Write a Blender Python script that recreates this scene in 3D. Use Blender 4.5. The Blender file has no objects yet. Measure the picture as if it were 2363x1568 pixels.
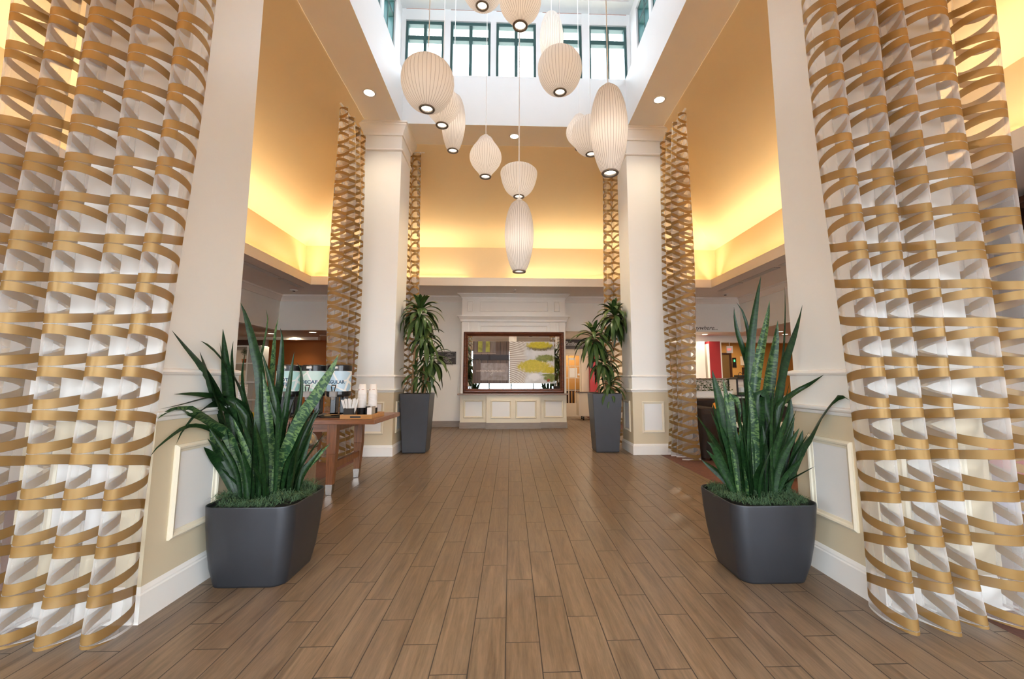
import bpy, math, random
from mathutils import Vector, Matrix
S = bpy.context.scene
COL = S.collection
R = math.radians
PI = math.pi
rnd = random.Random(7)

# ---------------------------------------------------------------- materials
def new_mat(name):
    m = bpy.data.materials.new(name); m.use_nodes = True
    nt = m.node_tree; nt.nodes.clear()
    out = nt.nodes.new('ShaderNodeOutputMaterial')
    return m, nt, out
def N(nt, t, **kw):
    n = nt.nodes.new(t)
    for k, v in kw.items():
        if k.startswith('i_'):
            key = k[2:]
            key = int(key) if key.isdigit() else key.replace('_', ' ')
            n.inputs[key].default_value = v
        else: setattr(n, k, v)
    return n
def L(nt, a, b): nt.links.new(a, b)
def MA(nt, op, a, b=None, c=None):
    n = nt.nodes.new('ShaderNodeMath'); n.operation = op
    for i, v in enumerate((a, b, c)):
        if v is None: continue
        if isinstance(v, (int, float)): n.inputs[i].default_value = v
        else: nt.links.new(v, n.inputs[i])
    return n.outputs[0]
def MIXC(nt, f, a, b, mode='MIX'):
    n = nt.nodes.new('ShaderNodeMix'); n.data_type = 'RGBA'; n.blend_type = mode
    for i, v in ((0, f), (6, a), (7, b)):
        if isinstance(v, (int, float)): n.inputs[i].default_value = v
        elif isinstance(v, tuple): n.inputs[i].default_value = (*v[:3], 1)
        else: nt.links.new(v, n.inputs[i])
    return n.outputs[2]
def sr(r, g, b):
    f = lambda c: (c/255/12.92) if c <= 10 else ((c/255+.055)/1.055)**2.4
    return (f(r), f(g), f(b))
def paint(name, col, rough=.6, var=.04, scale=3., bump=0., bscale=60., metal=0., spec=.5, stretch=None, coat=0.):
    m, nt, out = new_mat(name)
    b = N(nt, 'ShaderNodeBsdfPrincipled'); b.inputs['Roughness'].default_value = rough
    b.inputs['Metallic'].default_value = metal; b.inputs['Specular IOR Level'].default_value = spec
    b.inputs['Coat Weight'].default_value = coat
    tc = N(nt, 'ShaderNodeTexCoord')
    vec = tc.outputs['Object']
    if stretch:
        mp = N(nt, 'ShaderNodeMapping'); mp.inputs['Scale'].default_value = stretch; L(nt, vec, mp.inputs[0]); vec = mp.outputs[0]
    nz = N(nt, 'ShaderNodeTexNoise', i_Scale=scale, i_Detail=3.); L(nt, vec, nz.inputs['Vector'])
    d = tuple(max(0, c*(1-var*2)) for c in col); l = tuple(min(1, c*(1+var*2)) for c in col)
    L(nt, MIXC(nt, nz.outputs[0], d, l), b.inputs['Base Color'])
    if bump:
        nb = N(nt, 'ShaderNodeTexNoise', i_Scale=bscale, i_Detail=2.); L(nt, vec, nb.inputs['Vector'])
        bp = N(nt, 'ShaderNodeBump', i_Strength=bump, i_Distance=.005); L(nt, nb.outputs[0], bp.inputs['Height']); L(nt, bp.outputs[0], b.inputs['Normal'])
    L(nt, b.outputs[0], out.inputs[0]); return m
def emit(name, col, s):
    m, nt, out = new_mat(name)
    e = N(nt, 'ShaderNodeEmission', i_Strength=s); e.inputs[0].default_value = (*col, 1)
    L(nt, e.outputs[0], out.inputs[0]); return m
def wood(name, dark, light, rough=.4, axis='X', scale=1.):
    m, nt, out = new_mat(name)
    b = N(nt, 'ShaderNodeBsdfPrincipled', i_Roughness=rough)
    tc = N(nt, 'ShaderNodeTexCoord'); mp = N(nt, 'ShaderNodeMapping')
    s = [14*scale]*3; s['XYZ'.index(axis)] = 1.2*scale
    mp.inputs['Scale'].default_value = s; L(nt, tc.outputs['Object'], mp.inputs[0])
    n1 = N(nt, 'ShaderNodeTexNoise', i_Scale=2.2, i_Detail=6., i_Distortion=1.2); L(nt, mp.outputs[0], n1.inputs['Vector'])
    n2 = N(nt, 'ShaderNodeTexNoise', i_Scale=11., i_Detail=4.); L(nt, mp.outputs[0], n2.inputs['Vector'])
    f = MA(nt, 'ADD', MA(nt, 'MULTIPLY', n1.outputs[0], .75), MA(nt, 'MULTIPLY', n2.outputs[0], .3))
    rp = N(nt, 'ShaderNodeValToRGB'); rp.color_ramp.elements[0].position = .33; rp.color_ramp.elements[1].position = .72
    rp.color_ramp.elements[0].color = (*dark, 1); rp.color_ramp.elements[1].color = (*light, 1)
    L(nt, f, rp.inputs[0]); L(nt, rp.outputs[0], b.inputs['Base Color'])
    L(nt, b.outputs[0], out.inputs[0]); return m

M = {}
M['cream'] = paint('cream_wall_paint', (.82, .815, .77), .45, .012, 2., .03, 90)
M['trim'] = paint('white_trim_paint', (.87, .85, .80), .4, .01)
M['ceil'] = paint('ceiling_paint', (.84, .78, .71), .8, .015)
M['beam'] = paint('beam_paint', (.90, .85, .76), .7, .012)
M['white'] = paint('atrium_white_paint', (.68, .70, .705), .6, .01)
M['vault'] = paint('vault_yellow_paint', (.90, .72, .43), .75, .015, 1.5)
M['fascia'] = paint('fascia_paint', (.82, .75, .65), .7, .01)
M['tan'] = paint('wainscot_tan_paint', (.66, .57, .40), .5, .015)
M['panel'] = paint('panel_white_paint', (.80, .79, .76), .35, .01)
M['pmold'] = paint('panel_moulding_paint', (.80, .735, .575), .45, .01)
M['orange'] = paint('orange_wall_paint', (.46, .145, .028), .6, .05, 2.)
M['ochre'] = paint('ochre_wall_paint', (.50, .25, .06), .6, .05, 2.)
M['red'] = paint('red_pillar_paint', (.42, .028, .035), .45, .03)
M['green_frame'] = paint('dark_green_window_frame', (.030, .085, .085), .45, .05)
M['eave'] = paint('white_metal_eave', (.62, .66, .7), .5, .03)
M['faucet'] = paint('grey_faucet_metal', (.30, .29, .28), .45, .1)
M['planter'] = paint('graphite_planter', (.046, .048, .055), .38, .03, 12., 0, 60, .5, .5)
M['planter_tall'] = paint('slate_planter', (.052, .054, .063), .42, .05, 8., 0, 60, .2, .5)
M['soil'] = paint('dark_soil', (.02, .015, .01), .9, .2, 30, .5)
M['moss'] = paint('green_moss', (.060, .115, .050), .9, .3, 25)
M['black'] = paint('black_plastic', (.012, .012, .013), .22, .1)
M['blackmat'] = paint('black_matte', (.02, .019, .018), .6, .1)
M['steel'] = paint('brushed_steel', (.62, .58, .53), .27, .05, 4., 0, 60, 1., stretch=(20, 20, 1))
M['chrome'] = paint('polished_chrome', (.30, .29, .28), .22, .02, metal=1.)
M['paper'] = paint('white_paper', (.82, .80, .77), .7, .02)
M['cup'] = paint('white_paper_cup', (.84, .81, .78), .5, .02)
M['rust'] = paint('rust_print', (.42, .12, .05), .6)
M['teal'] = paint('teal_print', (.42, .66, .63), .5, .02)
M['mint'] = paint('mint_print', (.50, .70, .60), .5, .02)
M['blue'] = paint('blue_print', (.40, .60, .75), .5, .02)
M['ink'] = paint('dark_blue_ink', (.03, .09, .17), .5)
M['label'] = paint('label_white', (.84, .85, .84), .45, .01)
M['stone'] = paint('speckled_stone', (.36, .27, .23), .2, .45, 160)
M['basetile'] = paint('grey_base_tile', (.27, .225, .195), .45, .12, 6., stretch=(1, 1, 8))
M['brown_sofa'] = paint('dark_brown_velvet', (.022, .011, .007), .85, .2, 8)
M['cushion'] = paint('orange_cushion', (.62, .25, .03), .9, .3, 20)
M['redfab'] = paint('red_fabric', (.50, .07, .07), .9, .1, 20)
M['bluefab'] = paint('grey_blue_fabric', (.19, .19, .27), .9, .1, 20)
M['hall'] = paint('hall_ceiling_paint', (.74, .71, .68), .8, .01)
M['taupe'] = paint('taupe_wall_paint', (.23, .15, .11), .7, .03)
M['cord'] = paint('white_cord', (.8, .8, .8), .5)
M['ring'] = paint('dark_bronze_ring', (.20, .165, .135), .45, .05, metal=.3)
M['fixture'] = paint('white_fixture', (.8, .78, .74), .5)
M['slot'] = paint('dark_slot', (.03, .03, .03), .7)
M['chalk'] = paint('chalkboard', (.03, .027, .03), .55, .2, 10)
M['signbrown'] = paint('dark_brown_sign', (.042, .022, .016), .5, .1)
M['write'] = paint('white_lettering', (.8, .78, .76), .6)
M['script'] = paint('black_lettering', (.03, .02, .015), .6)
M['exitred'] = emit('exit_red', (1, .07, .04), 1.4)
M['bulb'] = emit('lit_diffuser', (1, .9, .74), 2.6)
M['downlit'] = emit('lit_downlight', (1, .88, .66), 6.)
M['greenled'] = emit('green_led', (.1, 1, .25), 1.5)
M['mahog'] = wood('mahogany', (.045, .012, .006), (.19, .055, .026), .22, 'X')
M['mahogv'] = wood('mahogany_upright', (.045, .012, .006), (.19, .055, .026), .22, 'Z')
M['table'] = wood('walnut_table_top', (.12, .042, .018), (.30, .125, .055), .3, 'X')
M['tableleg'] = wood('walnut_leg', (.11, .038, .014), (.30, .12, .045), .35, 'Z')
M['tray'] = wood('bamboo_tray', (.40, .19, .055), (.56, .30, .10), .4, 'X')
M['woodceil'] = wood('cedar_ceiling', (.20, .06, .022), (.36, .13, .055), .5, 'Y', .5)
M['darkwood'] = wood('dark_cabinet_wood', (.02, .008, .005), (.06, .024, .015), .3, 'Z')
M['bronze'] = paint('bronze_door', (.22, .13, .05), .35, .08, metal=.6)
M['cartpaint'] = paint('cream_cart_paint', (.72, .60, .46), .5, .02)
M['yellowglass'] = paint('yellow_glass', (.62, .48, .03), .15, .1)
M['bark'] = paint('cane_bark', (.34, .20, .10), .8, .3, 30, .6, 40)

def glass_mat():
    m, nt, out = new_mat('window_glass')
    t = N(nt, 'ShaderNodeBsdfTransparent'); t.inputs[0].default_value = (.95, .97, .97, 1)
    g = N(nt, 'ShaderNodeBsdfGlossy', i_Roughness=.02)
    fr = N(nt, 'ShaderNodeLayerWeight', i_Blend=.12)
    mx = N(nt, 'ShaderNodeMixShader'); L(nt, MA(nt, 'MULTIPLY', fr.outputs['Fresnel'], .6), mx.inputs[0])
    L(nt, t.outputs[0], mx.inputs[1]); L(nt, g.outputs[0], mx.inputs[2]); L(nt, mx.outputs[0], out.inputs[0]); return m
M['glass'] = glass_mat()

# wood-look floor tile: 1/3 stair-step bond
FX0, FW, FY0, FL = -.0163, .1555, 2.1015, .6126
def floor_mat():
    m, nt, out = new_mat('wood_look_floor_tile')
    b = N(nt, 'ShaderNodeBsdfPrincipled'); b.inputs['Specular IOR Level'].default_value = .5
    geo = N(nt, 'ShaderNodeNewGeometry'); sep = N(nt, 'ShaderNodeSeparateXYZ'); L(nt, geo.outputs['Position'], sep.inputs[0])
    x, y = sep.outputs[0], sep.outputs[1]
    a = MA(nt, 'DIVIDE', MA(nt, 'SUBTRACT', x, FX0), FW); k = MA(nt, 'FLOOR', a); fa = MA(nt, 'FRACT', a)
    t = MA(nt, 'ADD', MA(nt, 'DIVIDE', MA(nt, 'SUBTRACT', y, FY0), FL), MA(nt, 'DIVIDE', k, 3.))
    r = MA(nt, 'FLOOR', t); ft = MA(nt, 'FRACT', t)
    ex = MA(nt, 'MULTIPLY', MA(nt, 'MINIMUM', fa, MA(nt, 'SUBTRACT', 1., fa)), FW)
    ey = MA(nt, 'MULTIPLY', MA(nt, 'MINIMUM', ft, MA(nt, 'SUBTRACT', 1., ft)), FL)
    e = MA(nt, 'MINIMUM', ex, ey)
    gr = N(nt, 'ShaderNodeMapRange', interpolation_type='SMOOTHSTEP'); L(nt, e, gr.inputs[0])
    gr.inputs[1].default_value = .0013; gr.inputs[2].default_value = .0034; gr.inputs[3].default_value = 1; gr.inputs[4].default_value = 0
    cmb = N(nt, 'ShaderNodeCombineXYZ'); L(nt, k, cmb.inputs[0]); L(nt, r, cmb.inputs[1])
    wn = N(nt, 'ShaderNodeTexWhiteNoise', noise_dimensions='2D'); L(nt, cmb.outputs[0], wn.inputs[0])
    # grain: stretched noise, offset for every plank
    off = N(nt, 'ShaderNodeVectorMath', operation='SCALE'); L(nt, wn.outputs['Color'], off.inputs[0]); off.inputs['Scale'].default_value = 37.
    g1 = N(nt, 'ShaderNodeVectorMath', operation='MULTIPLY'); L(nt, geo.outputs['Position'], g1.inputs[0]); g1.inputs[1].default_value = (26., 1.7, 1.)
    g2 = N(nt, 'ShaderNodeVectorMath', operation='ADD'); L(nt, g1.outputs[0], g2.inputs[0]); L(nt, off.outputs[0], g2.inputs[1])
    n1 = N(nt, 'ShaderNodeTexNoise', i_Scale=1., i_Detail=7., i_Roughness=.62, i_Distortion=.9); L(nt, g2.outputs[0], n1.inputs['Vector'])
    n2 = N(nt, 'ShaderNodeTexNoise', i_Scale=6., i_Detail=3., i_Roughness=.7); L(nt, g2.outputs[0], n2.inputs['Vector'])
    f = MA(nt, 'ADD', MA(nt, 'MULTIPLY', n1.outputs[0], .7), MA(nt, 'MULTIPLY', n2.outputs[0], .3))
    rp = N(nt, 'ShaderNodeValToRGB'); el = rp.color_ramp.elements
    el[0].position = .36; el[0].color = (.098, .063, .037, 1); el[1].position = .66; el[1].color = (.245, .172, .108, 1)
    L(nt, f, rp.inputs[0])
    c = MIXC(nt, MA(nt, 'MULTIPLY', wn.outputs['Value'], .16), rp.outputs[0], (.13, .085, .055))
    c = MIXC(nt, gr.outputs[0], c, (.034, .025, .018))
    L(nt, c, b.inputs['Base Color'])
    ro = MA(nt, 'ADD', MA(nt, 'MULTIPLY', f, .22), .24)
    L(nt, MA(nt, 'ADD', ro, MA(nt, 'MULTIPLY', gr.outputs[0], .3)), b.inputs['Roughness'])
    bp = N(nt, 'ShaderNodeBump', i_Strength=.35, i_Distance=.002)
    L(nt, MA(nt, 'SUBTRACT', MA(nt, 'MULTIPLY', f, .35), gr.outputs[0]), bp.inputs['Height']); L(nt, bp.outputs[0], b.inputs['Normal'])
    L(nt, b.outputs[0], out.inputs[0]); return m
M['floor'] = floor_mat()
def carpet_mat():
    m, nt, out = new_mat('rust_brown_carpet')
    b = N(nt, 'ShaderNodeBsdfPrincipled', i_Roughness=.95)
    tc = N(nt, 'ShaderNodeTexCoord')
    w = N(nt, 'ShaderNodeTexNoise', i_Scale=4., i_Detail=2., i_Distortion=2.5); L(nt, tc.outputs['Object'], w.inputs['Vector'])
    n = N(nt, 'ShaderNodeTexNoise', i_Scale=220., i_Detail=2.); L(nt, tc.outputs['Object'], n.inputs['Vector'])
    st = MA(nt, 'GREATER_THAN', MA(nt, 'SINE', MA(nt, 'MULTIPLY', w.outputs[0], 40.)), .35)
    c = MIXC(nt, MA(nt, 'MULTIPLY', st, .6), (.115, .042, .026), (.038, .015, .012))
    c = MIXC(nt, n.outputs[0], c, (.15, .062, .04))
    L(nt, c, b.inputs['Base Color'])
    bp = N(nt, 'ShaderNodeBump', i_Strength=.8, i_Distance=.004); L(nt, n.outputs[0], bp.inputs['Height']); L(nt, bp.outputs[0], b.inputs['Normal'])
    L(nt, b.outputs[0], out.inputs[0]); return m
M['carpet'] = carpet_mat()

def curtain_mat(gold=(.262, .148, .048)):
    """sheer voile with woven satin bands that part and meet like a string of eyes (UV: u = fold turns, v = metres up)"""
    m, nt, out = new_mat('banded_sheer_voile')
    uv = N(nt, 'ShaderNodeUVMap', uv_map='UVMap'); sep = N(nt, 'ShaderNodeSeparateXYZ'); L(nt, uv.outputs[0], sep.inputs[0])
    u, v = sep.outputs[0], sep.outputs[1]
    p, A, w = .101, .0262, .0465
    n = MA(nt, 'ROUND', MA(nt, 'DIVIDE', v, p))
    par = MA(nt, 'SUBTRACT', 1., MA(nt, 'MULTIPLY', MA(nt, 'ABSOLUTE', MA(nt, 'MODULO', n, 2.)), 2.))
    c = MA(nt, 'COSINE', MA(nt, 'MULTIPLY', u, 2*PI))
    d = MA(nt, 'ABSOLUTE', MA(nt, 'SUBTRACT', MA(nt, 'SUBTRACT', v, MA(nt, 'MULTIPLY', n, p)), MA(nt, 'MULTIPLY', MA(nt, 'MULTIPLY', par, A), c)))
    mask = N(nt, 'ShaderNodeMapRange', interpolation_type='SMOOTHSTEP'); L(nt, d, mask.inputs[0])
    mask.inputs[1].default_value = w/2-.0012; mask.inputs[2].default_value = w/2+.0012; mask.inputs[3].default_value = 1; mask.inputs[4].default_value = 0
    edge = N(nt, 'ShaderNodeMapRange', interpolation_type='SMOOTHSTEP'); L(nt, MA(nt, 'ABSOLUTE', MA(nt, 'SUBTRACT', d, w/2)), edge.inputs[0])
    edge.inputs[1].default_value = .0005; edge.inputs[2].default_value = .0022; edge.inputs[3].default_value = .45; edge.inputs[4].default_value = 0
    hem = MA(nt, 'LESS_THAN', v, .047)
    lw = N(nt, 'ShaderNodeLayerWeight', i_Blend=.35)
    tr = N(nt, 'ShaderNodeBsdfTransparent'); tr.inputs[0].default_value = (.97, .97, .97, 1)
    df = N(nt, 'ShaderNodeBsdfDiffuse'); df.inputs[0].default_value = (.86, .84, .82, 1)
    tl = N(nt, 'ShaderNodeBsdfTranslucent'); tl.inputs[0].default_value = (.86, .84, .82, 1)
    m1 = N(nt, 'ShaderNodeMixShader', i_Fac=.45); L(nt, df.outputs[0], m1.inputs[1]); L(nt, tl.outputs[0], m1.inputs[2])
    fac = MA(nt, 'ADD', MA(nt, 'MULTIPLY', lw.outputs['Facing'], .40), .15)
    fac = MA(nt, 'MAXIMUM', fac, MA(nt, 'MULTIPLY', hem, .8))
    sh = N(nt, 'ShaderNodeMixShader'); L(nt, fac, sh.inputs[0]); L(nt, tr.outputs[0], sh.inputs[1]); L(nt, m1.outputs[0], sh.inputs[2])
    gc = MIXC(nt, edge.outputs[0], gold, tuple(x*.35 for x in gold))
    gd = N(nt, 'ShaderNodeBsdfDiffuse'); L(nt, gc, gd.inputs[0])
    gt = N(nt, 'ShaderNodeBsdfTranslucent'); L(nt, gc, gt.inputs[0])
    gg = N(nt, 'ShaderNodeBsdfGlossy', i_Roughness=.42); gg.inputs[0].default_value = (.70, .49, .24, 1)
    g1 = N(nt, 'ShaderNodeMixShader', i_Fac=.27); L(nt, gd.outputs[0], g1.inputs[1]); L(nt, gt.outputs[0], g1.inputs[2])
    g2 = N(nt, 'ShaderNodeMixShader', i_Fac=.14); L(nt, g1.outputs[0], g2.inputs[1]); L(nt, gg.outputs[0], g2.inputs[2])
    g3 = N(nt, 'ShaderNodeMixShader', i_Fac=.93); L(nt, tr.outputs[0], g3.inputs[1]); L(nt, g2.outputs[0], g3.inputs[2])
    fin = N(nt, 'ShaderNodeMixShader'); L(nt, mask.outputs[0], fin.inputs[0]); L(nt, sh.outputs[0], fin.inputs[1]); L(nt, g3.outputs[0], fin.inputs[2])
    L(nt, fin.outputs[0], out.inputs[0]); return m
M['curtain'] = curtain_mat()

def shade_mat():
    """ribbed translucent lamp skin: wire ribs run down the outside"""
    m, nt, out = new_mat('ribbed_lamp_skin')
    tc = N(nt, 'ShaderNodeTexCoord'); sep = N(nt, 'ShaderNodeSeparateXYZ'); L(nt, tc.outputs['Object'], sep.inputs[0])
    ang = MA(nt, 'ARCTAN2', sep.outputs[1], sep.outputs[0])
    fr = MA(nt, 'FRACT', MA(nt, 'ADD', MA(nt, 'MULTIPLY', ang, 40/(2*PI)), .5))
    d = MA(nt, 'ABSOLUTE', MA(nt, 'SUBTRACT', fr, .5))
    rad = MA(nt, 'SQRT', MA(nt, 'ADD', MA(nt, 'MULTIPLY', sep.outputs[0], sep.outputs[0]), MA(nt, 'MULTIPLY', sep.outputs[1], sep.outputs[1])))
    dm = MA(nt, 'MULTIPLY', d, MA(nt, 'MULTIPLY', rad, 2*PI/40))
    mk = N(nt, 'ShaderNodeMapRange'); L(nt, dm, mk.inputs[0]); mk.inputs[1].default_value = .0006; mk.inputs[2].default_value = .0026; mk.inputs[3].default_value = 1; mk.inputs[4].default_value = 0
    col = MIXC(nt, mk.outputs[0], (.80, .765, .73), (.36, .32, .29))
    df = N(nt, 'ShaderNodeBsdfDiffuse'); tl = N(nt, 'ShaderNodeBsdfTranslucent'); L(nt, col, df.inputs[0]); L(nt, col, tl.inputs[0])
    mx = N(nt, 'ShaderNodeMixShader', i_Fac=.45); L(nt, df.outputs[0], mx.inputs[1]); L(nt, tl.outputs[0], mx.inputs[2])
    L(nt, mx.outputs[0], out.inputs[0]); return m
M['shade'] = shade_mat()

def leaf_mat(name, base, band, bandscale, amount, rough=.38):
    m, nt, out = new_mat(name)
    b = N(nt, 'ShaderNodeBsdfPrincipled', i_Roughness=rough); b.inputs['Specular IOR Level'].default_value = .28
    uv = N(nt, 'ShaderNodeUVMap', uv_map='UVMap')
    mp = N(nt, 'ShaderNodeMapping'); mp.inputs['Scale'].default_value = (1.6, bandscale, 1.); L(nt, uv.outputs[0], mp.inputs[0])
    nz = N(nt, 'ShaderNodeTexNoise', i_Scale=1., i_Detail=3., i_Distortion=1.1); L(nt, mp.outputs[0], nz.inputs['Vector'])
    f = N(nt, 'ShaderNodeMapRange'); L(nt, nz.outputs[0], f.inputs[0]); f.inputs[1].default_value = .46; f.inputs[2].default_value = .58; f.inputs[3].default_value = 0; f.inputs[4].default_value = amount
    n2 = N(nt, 'ShaderNodeTexNoise', i_Scale=3.); L(nt, uv.outputs[0], n2.inputs['Vector'])
    c = MIXC(nt, f.outputs[0], base, band)
    c = MIXC(nt, MA(nt, 'MULTIPLY', n2.outputs[0], .4), c, tuple(x*.45 for x in base))
    L(nt, c, b.inputs['Base Color']); L(nt, b.outputs[0], out.inputs[0]); return m
M['leaf_dark'] = leaf_mat('snake_plant_leaf', (.008, .028, .008), (.022, .062, .016), 55., .85)
M['leaf_mott'] = leaf_mat('snake_plant_leaf_mottled', (.014, .048, .018), (.12, .20, .065), 55., .95)
M['dracaena'] = leaf_mat('corn_plant_leaf', (.040, .080, .020), (.09, .15, .042), 4., .6, .32)

# ---------------------------------------------------------------- mesh helpers
class MB:
    def __init__(s): s.v = []; s.f = []; s.uv = None
    def add(s, vs, fs):
        o = len(s.v); s.v += [tuple(p) for p in vs]; s.f += [tuple(i+o for i in f) for f in fs]; return s
    def box(s, x0, x1, y0, y1, z0, z1):
        vs = [(x, y, z) for z in (z0, z1) for y in (y0, y1) for x in (x0, x1)]
        return s.add(vs, [(0, 2, 3, 1), (4, 5, 7, 6), (0, 1, 5, 4), (2, 6, 7, 3), (0, 4, 6, 2), (1, 3, 7, 5)])
    def quad(s, a, b, c, d): return s.add([a, b, c, d], [(0, 1, 2, 3)])
    def frustum(s, c0, h0, c1, h1):
        """rectangular taper: centre (x,y,z), half sizes (hx,hy)"""
        vs = [(c[0]+sx*h[0], c[1]+sy*h[1], c[2]) for c, h in ((c0, h0), (c1, h1)) for sx, sy in ((-1, -1), (1, -1), (1, 1), (-1, 1))]
        return s.add(vs, [(3, 2, 1, 0), (4, 5, 6, 7)]+[(i, (i+1) % 4, 4+(i+1) % 4, 4+i) for i in range(4)])
    def rings(s, rs, close=True, cap0=True, cap1=True):
        o = len(s.v); n = len(rs[0])
        for r in rs: s.v += [tuple(p) for p in r]
        for i in range(len(rs)-1):
            for j in range(n if close else n-1):
                k = (j+1) % n; s.f.append((o+i*n+j, o+i*n+k, o+(i+1)*n+k, o+(i+1)*n+j))
        if cap0: s.f.append(tuple(o+j for j in range(n))[::-1])
        if cap1: s.f.append(tuple(o+(len(rs)-1)*n+j for j in range(n)))
        return s
    def lathe(s, prof, c=(0, 0, 0), n=24, cap0=True, cap1=True):
        return s.rings([[(c[0]+r*math.cos(2*PI*j/n), c[1]+r*math.sin(2*PI*j/n), c[2]+z) for j in range(n)] for r, z in prof], True, cap0, cap1)
    def tube(s, pts, r, n=8, cap=True):
        pts = [Vector(p) for p in pts]; rs = []
        for i, p in enumerate(pts):
            t = (pts[min(i+1, len(pts)-1)]-pts[max(i-1, 0)]).normalized()
            a = Vector((0, 0, 1)) if abs(t.z) < .9 else Vector((1, 0, 0))
            u = t.cross(a).normalized(); w = t.cross(u)
            rr = r[i] if isinstance(r, (list, tuple)) else r
            rs.append([p+(u*math.cos(2*PI*j/n)+w*math.sin(2*PI*j/n))*rr for j in range(n)])
        return s.rings(rs, True, cap, cap)
    def rrect(s, layers, rad_n=6):
        """stack of rounded rectangles: (cx,cy,z,hx,hy,corner)"""
        rs = []
        for cx, cy, z, hx, hy, c in layers:
            ring = []
            for qx, qy, a0 in ((1, 1, 0), (-1, 1, 90), (-1, -1, 180), (1, -1, 270)):
                for k in range(rad_n+1):
                    a = R(a0+90*k/rad_n); ring.append((cx+qx*(hx-c)+c*math.cos(a), cy+qy*(hy-c)+c*math.sin(a), z))
            rs.append(ring)
        return s.rings(rs)
    def frame(s, plane, u0, u1, v0, v1, w, d0, d1):
        """picture-frame moulding with mitred, bevelled section. plane: function (u,v,d)->xyz"""
        prof = [(0, d0), (0, d0+(d1-d0)*.55), (w*.3, d1), (w*.55, d1-(d1-d0)*.15), (w*.7, d0+(d1-d0)*.5), (w, d0+(d1-d0)*.3), (w, d0)]
        rs = []
        for ins, d in prof: rs.append([plane(u0+ins, v0+ins, d), plane(u1-ins, v0+ins, d), plane(u1-ins, v1-ins, d), plane(u0+ins, v1-ins, d)])
        return s.rings(rs, True, False, False)
    def mould(s, x0, x1, y0, y1, prof, cap=True):
        """moulding run round a rectangle in plan: prof = [(outward, z)...]"""
        return s.rings([[(x0-o, y0-o, z), (x1+o, y0-o, z), (x1+o, y1+o, z), (x0-o, y1+o, z)] for o, z in prof], True, cap, cap)
    def build(s, name, mat, parent=None, smooth=False, bevel=0., loc=None):
        me = bpy.data.meshes.new(name)
        org = Vector(loc) if loc else (Vector(parent['_w']) if parent else Vector((0, 0, 0)))
        me.from_pydata([tuple(Vector(p)-org) for p in s.v], [], s.f)
        me.materials.append(mat)
        if s.uv:
            lay = me.uv_layers.new(name='UVMap')
            for lp in me.loops: lay.data[lp.index].uv = s.uv[lp.vertex_index]
        if smooth: me.shade_smooth()
        ob = bpy.data.objects.new(name, me); COL.objects.link(ob)
        if parent:
            ob.parent = parent
            ob['_w'] = list(org)
        else:
            ob.location = org; ob['_w'] = list(org)
        if bevel:
            bm = ob.modifiers.new('b', 'BEVEL'); bm.width = bevel; bm.segments = 2; bm.limit_method = 'ANGLE'; bm.angle_limit = R(40)
        return ob
def part(mb, name, mat, parent, **k): return mb.build(name, mat, parent, **k)
def thing(name, label, cat, loc, group=None, kind=None):
    o = bpy.data.objects.new(name, None); COL.objects.link(o); o.location = loc; o['_w'] = list(loc); o.empty_display_size = .1
    return tag(o, label, cat, group, kind)
def tag(o, label, cat, group=None, kind=None):
    if label: o['label'] = label
    if cat: o['category'] = cat
    if group: o['group'] = group
    if kind: o['kind'] = kind
    return o
def struct(mb, name, mat, **k):
    o = mb.build(name, mat, None, **k); o['kind'] = 'structure'; return o
def copy_tree(o, parent=None, loc=None, label=None):
    c = o.copy(); COL.objects.link(c); c.parent = parent
    if loc is not None: c.location = loc; c['_w'] = list(loc)
    if label: c['label'] = label
    for ch in list(o.children): copy_tree(ch, c)
    return c
def text_mesh(name, s, size, mat, parent, origin, right, up, shear=0., depth=.001, align='CENTER', sx=1., space=1., bold=0.):
    cu = bpy.data.curves.new(name, 'FONT'); cu.body = s; cu.size = size; cu.extrude = depth; cu.shear = shear
    cu.align_x = align; cu.offset = bold; cu.space_character = space; cu.resolution_u = 3
    tmp = bpy.data.objects.new('tmp_text', cu); COL.objects.link(tmp)
    bpy.context.view_layer.update()
    me = bpy.data.meshes.new_from_object(tmp.evaluated_get(bpy.context.evaluated_depsgraph_get()))
    bpy.data.objects.remove(tmp); bpy.data.curves.remove(cu)
    r, u = Vector(right).normalized(), Vector(up).normalized(); n = r.cross(u)
    o = Vector(origin)-Vector(parent['_w'] if parent else (0, 0, 0))
    for v in me.vertices:
        c = v.co.copy(); v.co = o+r*c.x*sx+u*c.y+n*c.z
    me.materials.clear(); me.materials.append(mat); me.name = name
    ob = bpy.data.objects.new(name, me); COL.objects.link(ob)
    if parent: ob.parent = parent; ob['_w'] = parent['_w']
    return ob
def area(name, loc, rot, sx, sy, power, col=(1, 1, 1), portal=False, spread=180):
    l = bpy.data.lights.new(name, 'AREA'); l.shape = 'RECTANGLE'; l.size = sx; l.size_y = sy; l.energy = power; l.color = col
    l.spread = R(spread)
    if portal: l.cycles.is_portal = True
    o = bpy.data.objects.new(name, l); COL.objects.link(o); o.location = loc; o.rotation_euler = rot
    return o
def spline(pts, n):
    pts = [Vector(p) for p in pts]; P_ = [pts[0]*2-pts[1]]+pts+[pts[-1]*2-pts[-2]]
    ls = [0]
    for i in range(len(pts)-1): ls.append(ls[-1]+(pts[i+1]-pts[i]).length)
    out = []
    for k in range(n):
        d = ls[-1]*k/(n-1); i = 0
        while i < len(pts)-2 and ls[i+1] < d: i += 1
        t = (d-ls[i])/max(1e-6, ls[i+1]-ls[i]); a, b, c, e = P_[i:i+4]
        out.append(.5*((2*b)+(c-a)*t+(2*a-5*b+4*c-e)*t*t+(3*b-a-3*c+e)*t**3))
    return out
SKY, COVE, EXPO, LAMP = 8.2, 14.5, .58, .75
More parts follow.
